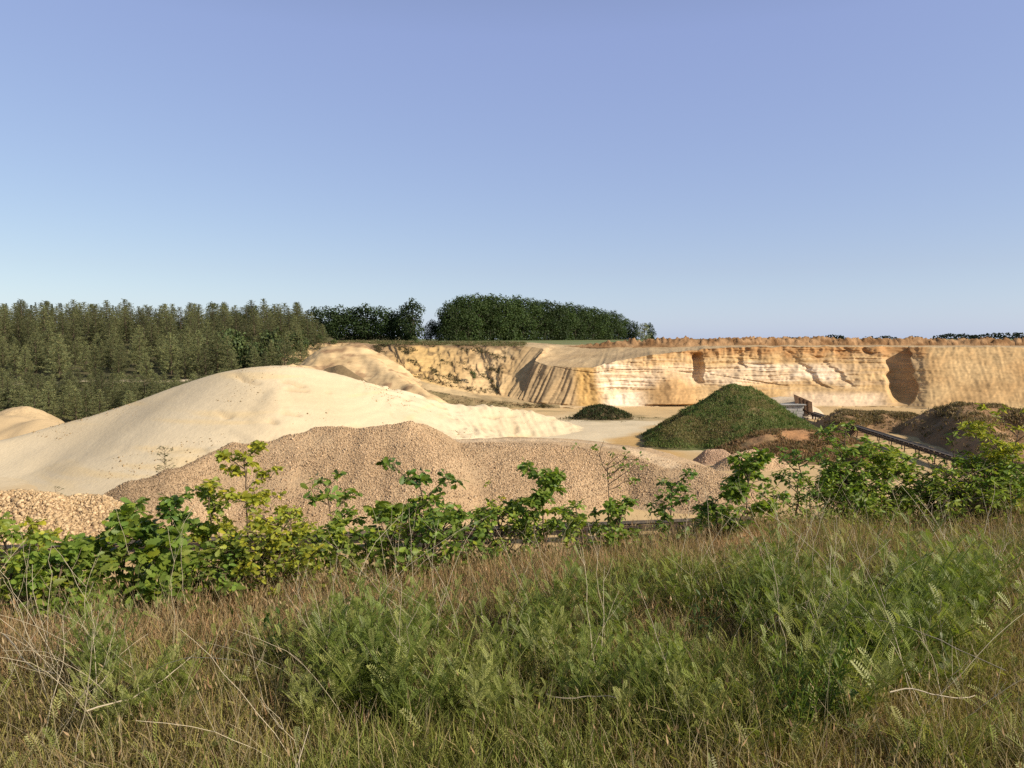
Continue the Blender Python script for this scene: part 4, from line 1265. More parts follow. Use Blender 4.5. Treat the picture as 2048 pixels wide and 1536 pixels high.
# ================================================================== LOW COVER
def tufts(name, pts, nb, hgt, wid, cols, mat, seed, parent=None, spread=.25, lean=.35):
    """tufts of narrow blades standing on pts"""
    r = np.random.default_rng(seed)
    n = len(pts) * nb
    hg = np.repeat(hgt * r.uniform(.5, 1.35, len(pts)), nb) * r.uniform(.55, 1.15, n)
    base = np.repeat(pts, nb, 0) + np.concatenate([r.normal(0, spread, (n, 2)) * 1.0, np.zeros((n, 1))], 1)
    dirs = np.concatenate([r.normal(0, lean, (n, 2)), np.ones((n, 1))], 1)
    tv = np.array([(-.12, -.5, 0), (-.12, .5, 0), (.55, -.38, .06), (.55, .38, .06), (1, 0, .18)])
    v, f = place(tv, [np.array([[0, 1, 3, 2]]), np.array([[2, 3, 4]])], base, dirs, rvec(n, r), hg, wid * r.uniform(.6, 1.4, n))
    c = np.asarray(cols, float)[r.integers(0, len(cols), len(pts))]
    c = np.repeat(c, nb, 0) * r.uniform(.65, 1.35, (n, 1))
    o = link(name, mesh_np(name, v, f, mat, np.repeat(c, len(tv), 0), True), parent)
    o["kind"] = "stuff"
    return o


GC = [(.15, .21, .06), (.17, .225, .07), (.13, .185, .052), (.21, .225, .08), (.27, .235, .10)]
pts = grass_mound.sample(34000, np.random.default_rng(21), .05)
pts = pts[pts[:, 1] < 112]
pf = P(1330, 895, 96)
pat = fbm(pts[:, 0] / 2.6, pts[:, 1] / 2.6, pts[:, 2] / 2, 4, seed=29) + .9 * np.exp(-((pts[:, 0] - pf[0] - 2) / 6) ** 2 - ((pts[:, 2] - FLOOR - 2.6) / 1.1) ** 2)
dryp = pat > .42
tufts("grass_cover", pts[~dryp], 5, .20, .06, GC, M_GRASS, 22, t_gm, .16)
tufts("dry_grass_cover", pts[dryp], 5, .20, .06, [(.24, .21, .085), (.30, .24, .12), (.18, .19, .065)], M_GRASS, 30, t_gm, .16)
pk = pts[rng.permutation(len(pts))[:240]]
tufts("weed_cover", pk, 22, .40, .10, [(.085, .135, .035), (.11, .155, .05)], M_GRASS, 23, t_gm, .30, .6)
pts = small_mound.sample(900, np.random.default_rng(24), .05)
tufts("grass_cover", pts, 6, .4, .13, [(.06, .085, .03), (.10, .085, .045), (.045, .06, .025)], M_GRASS, 25, t_sm, .22)
pts = scrub_mound.sample(4200, np.random.default_rng(26), .08)
pp = P(1592, 866, 91)
pts = pts[(np.hypot((pts[:, 0] - pp[0]) / 1.8, (pts[:, 1] - pp[1]) / 2.2) > 1) & (fbm(pts[:, 0] / 2.5, pts[:, 1] / 2.5, 0, 3, seed=27) > -.25)]
tufts("dry_scrub", pts, 7, .36, .10, [(.29, .18, .095), (.21, .135, .07), (.14, .12, .05), (.34, .22, .12)], M_GRASS, 28, t_sc, .25, .6)
for hpx, par, sd, zc in ((spoil_a, t_sa, 31, 1.3), (spoil_b, t_sb, 32, 2.5)):
    pts = hpx.sample(6000, np.random.default_rng(sd), .4)
    k = (pts[:, 2] - FLOOR > zc + .8 * fbm(pts[:, 0] / 3, pts[:, 1] / 3, 0, 3, seed=33)) & (fbm(pts[:, 0] / 2, pts[:, 1] / 2, 0, 3, seed=34) > -.3) | (rng.uniform(0, 1, len(pts)) < .08)
    tufts("dry_scrub", pts[k], 6, .36, .11, [(.27, .19, .10), (.20, .145, .075), (.14, .125, .052), (.36, .26, .15)], M_GRASS, sd + 5, par, .25, .55)
# grass along the rim and on the old slopes
sel = face_v[:, -1, :][(pxI[:, 0] > 600) & (pxI[:, 0] < 1030)]
r = np.random.default_rng(35)
bk = backI[(pxI[:, 0] > 600) & (pxI[:, 0] < 1030)]
i = r.integers(0, len(sel), 7000); u = r.uniform(.0, 1, (7000, 1)) ** 1.3
pts = sel[i] * (1 - u) + bk[i] * u
pts = pts[fbm(pts[:, 0] / 3, pts[:, 1] / 2, 0, 3, seed=36) > -.25]
tufts("rim_grass", pts, 5, .36, .12, [(.13, .13, .05), (.20, .16, .08), (.26, .20, .11), (.09, .115, .035)], M_GRASS, 37, None, .3)
k = (PXg < 1010) & (T > .03) & (T < .97)
fi = np.argwhere(k); fi = fi[r.permutation(len(fi))[:9000]]
fp = face_v[fi[:, 0], fi[:, 1]]
kk = (fbm(fp[:, 0] / 2.6 + fp[:, 2] / 2, fp[:, 2] / 1.5, 0, 3, seed=38) > .42) | ((T[0, fi[:, 1]] < .12) & (r.uniform(0, 1, len(fp)) < .4))
tufts("slope_scrub", fp[kk] - [0, .05, 0], 5, .30, .12, [(.10, .085, .04), (.16, .115, .06), (.07, .075, .03)], M_GRASS, 39, None, .22, .6)
i = r.integers(0, nc, 2600); u = r.integers(1, 12, 2600)
pts = pre_v[i, u]; pts = pts[(pxI[i, 0] < 1110) & (pts[:, 2] > FLOOR - .1)]
tufts("road_verge", pts, 4, .28, .1, [(.12, .10, .045), (.17, .13, .07), (.08, .085, .035)], M_GRASS, 40, None, .25, .5)
# clumps of weeds on the pit floor
r = np.random.default_rng(45)
pts = []
for (px, D, n, sx, sy) in ((1185, 133, 90, 4, 1.2), (1250, 134, 60, 5, .8), (1165, 128, 40, 4, 1), (1570, 96, 60, 5, 4), (1640, 118, 40, 4, 2), (1700, 92, 20, 5, 3)):
    p = PZ(px, D, FLOOR); pts.append(np.stack([p[0] + r.normal(0, sx, n), p[1] + r.normal(0, sy, n), np.full(n, FLOOR - .12)], 1))
tufts("pit_weeds", np.concatenate(pts), 5, .28, .1, [(.10, .10, .04), (.16, .13, .06)], M_GRASS, 46, None, .3, .6)
# ================================================================== FOREGROUND PLANTS
def bz(x, y):
    return bank_z(np.asarray(x, float), np.asarray(y, float))


# ---- leaf shapes
def lobed_leaf():
    st = np.array([0, .10, .20, .29, .37, .47, .55, .65, .73, .84, .93, 1.0])
    wd = np.array([.012, .03, .13, .085, .215, .125, .285, .175, .27, .165, .15, .0])
    v = []
    for s, w_ in zip(st, wd):
        z = -.16 * s * s
        lo = .055 if w_ > .2 or w_ == .13 else 0
        v += [(s, 0, z), (s + lo, w_, z + .22 * w_ - .12 * w_ * w_), (s + lo, -w_, z + .22 * w_ - .12 * w_ * w_)]
    q = []
    for k in range(len(st) - 1):
        a, b = 3 * k, 3 * k + 3
        q += [(a, b, b + 1, a + 1), (a, a + 2, b + 2, b)]
    return np.array(v), [np.array(q)]


def lance_leaf(w=.17, n=6, droop=.22):
    st = np.linspace(0, 1, n)
    wd = w * np.sin(np.pi * st ** .8) ** .8; wd[0] = .012; wd[-1] = 0
    v = []
    for s, w_ in zip(st, wd):
        z = -droop * s * s
        v += [(s, 0, z), (s, w_, z + .3 * w_), (s, -w_, z + .3 * w_)]
    q = []
    for k in range(n - 1):
        a, b = 3 * k, 3 * k + 3
        q += [(a, b, b + 1, a + 1), (a, a + 2, b + 2, b)]
    return np.array(v), [np.array(q)]


def ferny_leaf(pairs=10):
    v, q = [], []

    def quad(*p):
        i = len(v); v.extend(p); q.append((i, i + 1, i + 2, i + 3))
    Z = lambda s: .10 * s - .34 * s * s
    for k in range(5):
        a, b = k / 5, (k + 1) / 5
        quad((a, -.008, Z(a)), (b, -.006, Z(b)), (b, .006, Z(b)), (a, .008, Z(a)))
    for k in range(pairs):
        s = .16 + .82 * k / (pairs - 1)
        L_ = .27 * math.sin(math.pi * (.18 + .74 * (1 - (s - .16) / .84))) ** .8
        for sg in (-1, 1):
            d = np.array([.52, sg * .85, .12]); n_ = np.array([.85, -sg * .52, 0])
            o = np.array([s, 0, Z(s)])
            quad(o, o + d * L_ * .5 + n_ * .030, o + d * L_ + np.array([0, 0, -.05 * L_]), o + d * L_ * .5 - n_ * .030)
    quad((.96, 0, Z(.96)), (1.03, .03, Z(1.0)), (1.12, 0, Z(1.08)), (1.03, -.03, Z(1.0)))
    return np.array([tuple(p) for p in v]), [np.array(q)]


OAK = lobed_leaf(); LANCE = lance_leaf(); NARROW = lance_leaf(.10, 5, .15); ROUND = lance_leaf(.30, 6, .18); FERN = ferny_leaf()


def shrub(seed, h, spread, leaf, tmpl, col, nleaf, nbr=7, bare=.0, stem_r=.010, topheavy=0.0, lean=(0, 0), rosette=6, wl=1.0, multi=1):
    """sapling: stem with side shoots, leaves in rosettes at the shoot tips and along the shoots"""
    r = np.random.default_rng(seed)
    st = MB()
    tips, along = [], []
    for m_i in range(multi):
        off = np.array([r.normal(0, .04 * (multi > 1)), r.normal(0, .04 * (multi > 1))])
        n = 8; zs = np.linspace(-.08, h * (1 if m_i == 0 else r.uniform(.55, .95)), n)
        wob = np.cumsum(r.normal(0, .018, (n, 2)), 0) + np.outer(np.linspace(0, 1, n), np.array(lean) + (r.normal(0, .25 * spread, 2) if m_i else 0)) + off
        pts = np.stack([wob[:, 0], wob[:, 1], zs], 1)
        st.tube(pts, np.linspace(stem_r, stem_r * .35, n), 5)
        tips.append((pts[-1], pts[-1] - pts[-2], 1.15))
        for b in range(nbr):
            f = bare + (1 - bare) * (b + r.uniform(.1, .9)) / nbr
            f = f ** (1 - .5 * topheavy) if topheavy else f
            i = min(n - 2, int(f * (n - 1))); u = f * (n - 1) - i
            o = pts[i] * (1 - u) + pts[i + 1] * u
            a = r.uniform(0, 6.28)
            L_ = spread * r.uniform(.5, 1.1) * ((1.20 - .8 * f) if topheavy <= 0 else (.5 + .6 * f))
            d = np.array([math.cos(a), math.sin(a), r.uniform(.25, .8)]); d /= np.linalg.norm(d)
            k = 4
            bp_ = np.array([o + d * L_ * s + np.array([0, 0, .12 * L_ * s * s]) + r.normal(0, .012, 3) * s for s in np.linspace(0, 1, k)])
            st.tube(bp_, np.linspace(stem_r * .5, stem_r * .22, k), 4)
            tips.append((bp_[-1], bp_[-1] - bp_[-2], 1.0))
            along.append(bp_)
            for sgn in ((-1, 1) if L_ > .08 else ()):
                a2 = a + sgn * r.uniform(.4, 1.2)
                d2 = np.array([math.cos(a2), math.sin(a2), r.uniform(.2, .8)])
                e = bp_[2] + d2 * L_ * r.uniform(.3, .6)
                st.tube([bp_[2], (bp_[2] + e) / 2 + r.normal(0, .01, 3), e], [stem_r * .3, stem_r * .25, stem_r * .18], 4)
                tips.append((e, d2, .9))
    base, dirs, sc = [], [], []
    while len(base) < nleaf:
        if r.uniform() < .5 or not along:
            p, d, s = tips[r.integers(len(tips))]
            d = d / (np.linalg.norm(d) + 1e-9)
            a0 = r.uniform(0, 6.28)
            for k in range(rosette):
                a = a0 + 6.28 * k / rosette + r.normal(0, .3)
                dd = np.array([math.cos(a), math.sin(a), r.uniform(-.85, .55)]) + .3 * d
                base.append(p + r.normal(0, .012, 3)); dirs.append(dd); sc.append(leaf * s * r.uniform(.6, 1.2))
        else:
            bp_ = along[r.integers(len(along))]; f = r.uniform(.3, 1) * 3; i = min(2, int(f))
            p = bp_[i] + (bp_[i + 1] - bp_[i]) * (f - i)
            a = r.uniform(0, 6.28)
            base.append(p); dirs.append(np.array([math.cos(a), math.sin(a), r.uniform(-.9, .4)])); sc.append(leaf * r.uniform(.5, 1.05))
    base, dirs, sc = map(np.array, (base, dirs, sc))
    nrm = np.array([.15, -.15, .8]) + r.normal(0, .55, base.shape) + .35 * dirs
    v, f = place(tmpl[0], tmpl[1], base, dirs, nrm, sc, sc * wl * r.uniform(.85, 1.15, len(sc)))
    tone = np.array(col) * r.uniform(.75, 1.25, (len(base), 1)) * mixc((1.12, 1.0, .75), (.88, 1.0, 1.1), r.uniform(0, 1, len(base)))
    young = r.uniform(0, 1, len(base)) < .12
    tone[young] *= np.array([1.5, 1.3, .9])
    return st.mesh("stem", M_BARK, True, (.13, .09, .06)), mesh_np("foliage", v, f, M_LEAF, np.repeat(tone, len(tmpl[0]), 0), True)


GRN = (.175, .245, .045); DGR = (.125, .20, .04); YGR = (.34, .35, .05); LGR = (.25, .31, .055)
# px, top py, D, crown width px, template, colour, leaf m, leaves, options, name, category, label
SH = [
    (25, 1062, 4.35, 150, OAK, LGR, .075, 210, dict(nbr=9), "oak_sapling", "leafy bright oak sapling cut by the left picture edge"),
    (70, 1046, 4.7, 110, OAK, YGR, .075, 120, dict(nbr=6), "oak_sapling", "yellow-green oak sapling standing behind the leftmost bright one"),
    (150, 1085, 4.45, 120, OAK, GRN, .085, 150, dict(nbr=8), "oak_sapling", "mid green oak sapling left of the large-leaved one, before the cobble heap"),
    (235, 1032, 4.75, 130, OAK, GRN, .105, 150, dict(nbr=8), "oak_sapling", "large-leaved green oak sapling in front of the end of the cobble heap"),
    (318, 1078, 4.6, 120, OAK, GRN, .125, 90, dict(nbr=6), "oak_sapling", "low oak sapling with the largest lobed leaves, left of the yellow one"),
    (345, 1000, 5.0, 140, OAK, DGR, .085, 170, dict(nbr=8), "oak_sapling", "dark oak sapling spreading just left of the tall yellow one"),
    (410, 975, 5.1, 120, OAK, LGR, .075, 150, dict(nbr=7), "oak_sapling", "light green oak sapling touching the tall yellow one"),
    (478, 916, 5.0, 200, OAK, YGR, .068, 260, dict(nbr=14, bare=.08, stem_r=.009), "oak_sapling", "tallest yellow-green oak sapling with a bare dark leader"),
    (525, 1040, 4.85, 195, OAK, YGR, .062, 190, dict(multi=3, nbr=9), "oak_sapling", "short yellow-green oak bush at the right foot of the tallest yellow sapling"),
    (440, 1105, 4.7, 169, OAK, GRN, .075, 120, dict(multi=3, nbr=7), "oak_sapling", "low green oak bush under the tallest yellow sapling"),
    (585, 1032, 5.2, 90, ROUND, LGR, .05, 90, dict(nbr=6), "birch_sapling", "thin little birch sapling between the yellow oaks and the three-tiered oak"),
    (650, 990, 5.45, 120, OAK, GRN, .095, 95, dict(nbr=6, topheavy=.4), "oak_sapling", "oak sapling with a separate tuft of leaves above a leafy base"),
    (690, 1060, 5.2, 110, OAK, LGR, .085, 90, dict(nbr=6), "oak_sapling", "low light green oak bush right of the tufted oak sapling"),
    (845, 968, 5.55, 120, OAK, DGR, .105, 100, dict(nbr=6, topheavy=.3), "oak_sapling", "dark oak sapling with leaves at the top of a straight visible stem"),
    (775, 1022, 5.4, 120, OAK, LGR, .115, 80, dict(nbr=6), "oak_sapling", "oak sapling with pale upturned leaves left of the straight-stemmed one"),
    (840, 1040, 5.3, 247, OAK, GRN, .085, 210, dict(multi=3, nbr=10), "oak_sapling", "wide low green oak bush at the foot of the straight-stemmed sapling"),
    (945, 1040, 5.5, 100, OAK, DGR, .095, 70, dict(nbr=5), "oak_sapling", "small dark oak sapling left of the wispy birch sapling"),
    (985, 962, 5.75, 80, ROUND, YGR, .035, 46, dict(nbr=6, bare=.3, stem_r=.005), "birch_sapling", "tall wispy birch sapling with a nearly bare thin stem"),
    (1010, 1016, 5.6, 169, ROUND, LGR, .055, 170, dict(multi=3, nbr=9), "birch_sapling", "light green bushy sapling at the foot of the wispy birch stem"),
    (1090, 946, 5.8, 150, OAK, GRN, .080, 260, dict(nbr=12, bare=.06, stem_r=.009), "oak_sapling", "full dark oak sapling, leafy from ground to tip, in the picture's middle"),
    (1160, 1010, 5.9, 90, OAK, LGR, .075, 70, dict(nbr=5), "oak_sapling", "small light oak sapling close at the right side of the full middle one"),
    (1232, 937, 6.0, 150, OAK, GRN, .055, 60, dict(nbr=8, topheavy=1.0, bare=.55, stem_r=.007), "oak_sapling", "umbrella-shaped sapling with a long bare stem and a sparse flat top"),
    (1268, 1008, 6.0, 100, OAK, GRN, .080, 110, dict(nbr=7), "oak_sapling", "low oak bush right below the umbrella-shaped sapling"),
    (1205, 1035, 5.9, 80, OAK, GRN, .07, 50, dict(nbr=5), "oak_sapling", "tiny oak sapling at the left of the umbrella-shaped one"),
    (1345, 968, 6.15, 80, OAK, DGR, .080, 75, dict(nbr=6, topheavy=.5), "oak_sapling", "small leaning dark oak sapling before the right end of the gravel heap"),
    (1480, 920, 6.4, 140, OAK, GRN, .095, 230, dict(nbr=12, bare=.1, stem_r=.009), "oak_sapling", "stout dark oak sapling with big leaves below the small gravel heaps"),
    (1440, 1000, 6.3, 80, OAK, DGR, .085, 60, dict(nbr=5), "oak_sapling", "low dark oak bush at the left foot of the stout oak sapling"),
    (1585, 922, 6.9, 110, LANCE, DGR, .075, 110, dict(nbr=9, bare=.2, topheavy=.4), "cherry_sapling", "slender reddish cherry sapling between the stout oak and the dense bush"),
    (1630, 960, 7.0, 90, LANCE, LGR, .065, 80, dict(nbr=7), "cherry_sapling", "thin light green cherry sapling left of the dense bush"),
    (1545, 985, 6.6, 90, LANCE, LGR, .06, 70, dict(nbr=6), "cherry_sapling", "low light cherry sapling right of the stout oak sapling"),
    (1708, 850, 7.2, 156, LANCE, GRN, .085, 420, dict(multi=3, nbr=18, bare=.04, stem_r=.011), "cherry_bush", "tall dense dark green cherry bush in front of the long conveyor"),
    (1765, 897, 7.3, 156, LANCE, LGR, .085, 380, dict(multi=3, nbr=16, bare=.04, stem_r=.01), "cherry_bush", "lighter dense cherry bush joined to the right of the tall one"),
    (1690, 950, 7.0, 143, LANCE, GRN, .08, 220, dict(multi=3, nbr=12, bare=.05), "cherry_bush", "low dense cherry bush at the left foot of the tall one"),
    (1870, 935, 7.35, 169, LANCE, GRN, .075, 240, dict(multi=3, nbr=13, bare=.05), "cherry_bush", "low round cherry bush hiding the lower end of the conveyor"),
    (1960, 880, 7.4, 130, LANCE, YGR, .085, 170, dict(nbr=10, topheavy=.5, lean=(.12, 0), stem_r=.009), "cherry_sapling", "cherry sapling leaning right with a bright yellow-green top"),
    (1925, 868, 7.5, 70, LANCE, GRN, .07, 60, dict(nbr=7, bare=.3, lean=(-.08, 0)), "cherry_sapling", "thin upright cherry shoot before the tall brown mound"),
    (2020, 858, 7.3, 130, LANCE, YGR, .085, 170, dict(nbr=10, topheavy=.4), "cherry_sapling", "bright cherry sapling cut by the right picture edge"),
    (1995, 930, 7.1, 182, LANCE, GRN, .08, 260, dict(multi=3, nbr=13, bare=.05), "cherry_bush", "dense green cherry bush at the right edge under the bright saplings"),
    (1925, 950, 7.0, 156, LANCE, LGR, .075, 220, dict(multi=3, nbr=12, bare=.05), "cherry_bush", "low light cherry bush between the round one and the right edge"),
]
for i, (px, ty, D, wpx, tm, cl, lf, nl, op, nm, lab) in enumerate(SH):
    x = (px - 1024) / F * D * 1.0
    z0 = float(bz(x, D))
    top = P(px, ty, D)
    h = top[2] - z0
    sp = wpx / F * D * .5
    op = dict(op); sparse = op.get('bare', 0) >= .3
    op['nbr'] = op['nbr'] + (0 if sparse else 5)
    st_, fo_ = shrub(500 + i, h, sp * 1.15, lf * .78, tm, cl, int(nl * (1.8 if sparse else (5.6 if nl >= 150 else 4.4))), rosette=5, **op)
    cat = {"oak_sapling": "oak sapling", "birch_sapling": "birch sapling", "cherry_sapling": "cherry sapling", "cherry_bush": "bush"}[nm]
    t = thing(nm, lab, cat, (top[0], D, z0), 0, "saplings along the edge of the grass bank")
    link("stem", st_, t); link("foliage", fo_, t)

# little pine and shrub rooted in the sand beyond the gravel
t0 = P(330, 948, 59.5)
st_, fo_ = shrub(590, 2.3, .95, .16, NARROW, (.12, .12, .045), 520, nbr=22, bare=.05, stem_r=.03, rosette=7)
t = thing("young_pine", "small olive pine growing alone at the foot of the pale sand heap", "pine", tuple(t0 + [0, 0, -.3])); link("trunk", st_, t); link("crown", fo_, t)
t0 = P(112, 992, 51.5)
st_, fo_ = shrub(591, 1.0, .75, .12, NARROW, (.10, .11, .045), 150, nbr=10, bare=.1, stem_r=.02)
t = thing("bush", "thin little bush standing on the crest of the cobble heap", "bush", tuple(t0 + [0, 0, -.4])); link("stem", st_, t); link("foliage", fo_, t)

# ---- grass blades
r = np.random.default_rng(900)
BT3 = np.array([(0, -.5, 0), (0, .5, 0), (.4, -.45, .02), (.4, .45, .02), (.75, -.3, .10), (.75, .3, .10), (1, 0, .24)])
BF3 = [np.array([[0, 1, 3, 2], [2, 3, 5, 4]]), np.array([[4, 5, 6]])]


def field(n, seed, y0=1.9, y1=10.2):
    r = np.random.default_rng(seed)
    # spread evenly over what the view covers, thinner with distance
    n = int(n * 1.35)
    y = y0 * (y1 / y0) ** r.uniform(0, 1, n)
    x = r.uniform(-1, 1, n) * (.80 * y + 1.5)
    k = y < crest_y(x) + .75
    return x[k], y[k], r


def blades(name, x, y, r, h, w, col, lean, bend=1.0, droop_to=None):
    n = len(x)
    z = bz(x, y) - .01
    base = np.stack([x, y, z], 1)
    ld = r.normal(0, lean, (n, 2)) + np.array([-.06, .02])
    dirs = np.concatenate([ld, np.ones((n, 1))], 1)
    v, f = place(BT3 * np.array([1, 1, bend]), BF3, base, dirs, rvec(n, r), h, w)
    o = link(name, mesh_np(name, v, f, M_GRASS, np.repeat(col, 7, 0), True))
    return tag(o, kind="stuff")


def masks(x, y):
    dc = crest_y(x) - y
    dry = sst(1.55, .55, dc + .45 * fbm(x / .9, y / .6, 0, 3, seed=901)) * (1 - .55 * sst(1.5, 3.2, x))
    dry = np.maximum(dry, .5 * sst(.35, .8, fbm(x / .8, y / .7, 0, 3, seed=902)))
    dry = dry * (1 - .85 * sst(-.3, -1.1, x) * sst(.9, 1.5, dc))
    lush = sst(-.10, .35, fbm(x / .9 + 7, y / .8, 0, 3, seed=903)) * (1 - dry)
    return dc, dry, lush


# thatch: short dead blades lying about
x, y, r = field(60000, 905)
dc, dry, lush = masks(x, y)
k = r.uniform(0, 1, len(x)) > .7 * lush
x, y = x[k], y[k]
n = len(x)
c = mixc((.30, .21, .11), (.44, .33, .19), r.uniform(0, 1, n)) * r.uniform(.6, 1.2, (n, 1))
blades("dead_grass", x, y, r, r.uniform(.05, .16, n), r.uniform(.002, .0042, n), c, 1.1)
# fine reddish dry grass
x, y, r = field(150000, 906)
dc, dry, lush = masks(x, y)
k = r.uniform(0, 1, len(x)) < (.10 + .9 * dry)
x, y, dry = x[k], y[k], dry[k]; n = len(x)
c = mixc((.45, .265, .135), (.50, .38, .20), r.uniform(0, 1, n) ** 1.3)
c = mixc(c, (.22, .22, .08), .75 * (r.uniform(0, 1, n) < .25)) * r.uniform(.7, 1.25, (n, 1))
blades("dry_grass", x, y, r, r.uniform(.07, .21, n) * (.85 + .3 * r.uniform(0, 1, n) ** 3), r.uniform(.0022, .0038, n), c, .30)
# green grass
x, y, r = field(140000, 907)
dc, dry, lush = masks(x, y)
k = r.uniform(0, 1, len(x)) < (.95 - .83 * dry)
x, y, lush = x[k], y[k], lush[k]; n = len(x)
c = mixc((.33, .28, .09), (.20, .235, .050), lush * .8 + .35 * r.uniform(-1, 1, n))
c = mixc(c, (.34, .255, .125), .85 * (r.uniform(0, 1, n) < .30 - .15 * lush)) * r.uniform(.65, 1.3, (n, 1))
blades("green_grass", x, y, r, r.uniform(.06, .22, n) * (.70 + .75 * lush), r.uniform(.0028, .0064, n), c, .55, 1.8)
# tall pale flowering grass stems
x, y, r = field(7500, 908)
dc, dry, lush = masks(x, y)
n = len(x)
c = mixc((.36, .29, .16), (.46, .38, .23), r.uniform(0, 1, n)) * r.uniform(.7, 1.15, (n, 1))
blades("grass_stems", x, y, r, r.uniform(.18, .40, n), r.uniform(.0018, .003, n), c, .40, 1.4)
# seed heads in the dry grass
x, y, r = field(26000, 909)
dc, dry, lush = masks(x, y)
k = r.uniform(0, 1, len(x)) < .15 + .6 * dry
x, y = x[k], y[k]; n = len(x)
base = np.stack([x, y, bz(x, y) + r.uniform(.10, .22, n)], 1)
tv = np.array([(0, 0, 0), (.35, .5, 0), (1, 0, .1), (.35, -.5, 0)])
v, f = place(tv, [np.array([[0, 1, 2, 3]])], base, np.concatenate([r.normal(-.1, .35, (n, 2)), np.ones((n, 1))], 1), rvec(n, r), r.uniform(.02, .05, n), r.uniform(.004, .009, n))
c = mixc((.42, .24, .13), (.50, .38, .22), r.uniform(0, 1, n)) * r.uniform(.7, 1.2, (n, 1))
tag(link("seed_heads", mesh_np("seed_heads", v, f, M_GRASS, np.repeat(c, 4, 0), True)), kind="stuff")
# low ferny leaves everywhere in the sward
x, y, r = field(26000, 910)
dc, dry, lush = masks(x, y)
k = r.uniform(0, 1, len(x)) < (.18 + .75 * lush) * (1 - .85 * dry) * (dc > .5)
x, y = x[k], y[k]; n = len(x)
a = r.uniform(0, 6.28, n)
dirs = np.stack([np.cos(a), np.sin(a), r.uniform(.5, 1.9, n)], 1)
v, f = place(FERN[0], FERN[1], np.stack([x, y, bz(x, y) + r.uniform(0, .10, n)], 1), dirs, np.array([0, 0, 1.0]) + r.normal(0, .4, (n, 3)), r.uniform(.05, .13, n), r.uniform(.04, .10, n))
c = mixc((.32, .30, .09), (.21, .245, .06), r.uniform(0, 1, n)) * r.uniform(.7, 1.35, (n, 1))
tag(link("weeds", mesh_np("weeds", v, f, M_LEAF, np.repeat(c, len(FERN[0]), 0), True)), kind="stuff")


# leafy undergrowth at the foot of the saplings
r = np.random.default_rng(930)
n = 15000
x = r.uniform(-4.2, 6.4, n); u = r.normal(.12, .22, n)
dens = np.maximum(sst(-.2, -1.6, x), sst(2.2, 3.6, x)) * .85 + .14
k = (r.uniform(0, 1, n) < dens) & (fbm(x / .5, u / .3, 0, 3, seed=931) > -.35)
x, u = x[k], u[k]; y = crest_y(x) + u; n = len(x)
hz = r.uniform(.02, .30, n) * (.5 + .7 * sst(-.2, -1.6, x) + .3 * sst(2.2, 3.6, x))
a = r.uniform(0, 6.28, n)
dirs = np.stack([np.cos(a), np.sin(a), r.uniform(-.8, .5, n)], 1)
for nm, tm, msk, lf in (("undergrowth", OAK, x < 2.2, .062), ("undergrowth", LANCE, x >= 2.2, .06)):
    nn = msk.sum()
    v, f = place(tm[0], tm[1], np.stack([x, y, bz(x, y) + hz], 1)[msk], dirs[msk], np.array([.1, -.2, .8]) + r.normal(0, .5, (nn, 3)), lf * r.uniform(.5, 1.3, nn))
    c = mixc((.16, .22, .042), (.28, .30, .055), r.uniform(0, 1, nn) ** 1.5) * r.uniform(.7, 1.25, (nn, 1))
    tag(link(nm, mesh_np(nm, v, f, M_LEAF, np.repeat(c, len(tm[0]), 0), True)), kind="stuff")


# ---- individual ferny weeds (tansy), several stems each
def weed(seed, h, nst, col, tmpl=FERN, leaf=.13, per=11, wl=.85, spread=.16, up=.55):
    r = np.random.default_rng(seed)
    st = MB(); base, dirs, sc = [], [], []
    for k in range(nst):
        a = r.uniform(0, 6.28); hh = h * r.uniform(.6, 1.05)
        tip = np.array([math.cos(a), math.sin(a), 0]) * spread * r.uniform(.3, 1.3) + [0, 0, hh]
        o = np.array([r.normal(0, .03), r.normal(0, .03), -.03])
        zs = np.linspace(0, 1, 6)
        pts = np.array([o * (1 - s) + tip * s + np.array([math.cos(a), math.sin(a), 0]) * spread * .35 * s * s for s in zs])
        st.tube(pts, np.linspace(.0042, .0018, 6), 4)
        ph = r.uniform(0, 6.28)
        for j in range(per):
            s = .12 + .88 * j / (per - 1); f = s * 5; i = min(4, int(f)); p = pts[i] + (pts[i + 1] - pts[i]) * (f - i)
            b = ph + j * 2.4
            base.append(p); dirs.append(np.array([math.cos(b), math.sin(b), up + 1.3 * s * s + r.normal(0, .2)])); sc.append(leaf * (1.1 - .5 * s) * r.uniform(.75, 1.25))
    base, dirs, sc = map(np.array, (base, dirs, sc))
    v, f = place(tmpl[0], tmpl[1], base, dirs, np.array([0, 0, 1.0]) + r.normal(0, .3, base.shape), sc, sc * wl)
    c = np.array(col) * r.uniform(.7, 1.3, (len(base), 1))
    return st.mesh("stem", M_LEAF, True, np.array(col) * 1.2), mesh_np("foliage", v, f, M_LEAF, np.repeat(c, len(tmpl[0]), 0), True)


TAN_ = [weed(700 + k, (.34, .42, .50)[k % 3], (9, 11, 13)[k % 3], ((.235, .275, .06), (.30, .31, .095), (.19, .235, .055))[k % 3], leaf=(.10, .12, .11)[k % 3], per=14, spread=.19) for k in range(7)]


def plant_at(px, py, D_, z=0.0):
    """ground spot under picture point"""
    return None


def ground_hit(px, py):
    d = P(px, py, 1.0) - np.array([0, 0, EYE])
    t_ = np.linspace(1.5, 12, 1200)
    q = d[None] * t_[:, None]
    zz = bz(q[:, 0], q[:, 1])
    k = np.argmax(q[:, 2] + EYE < zz)
    return np.array([q[k, 0], q[k, 1], zz[k]])


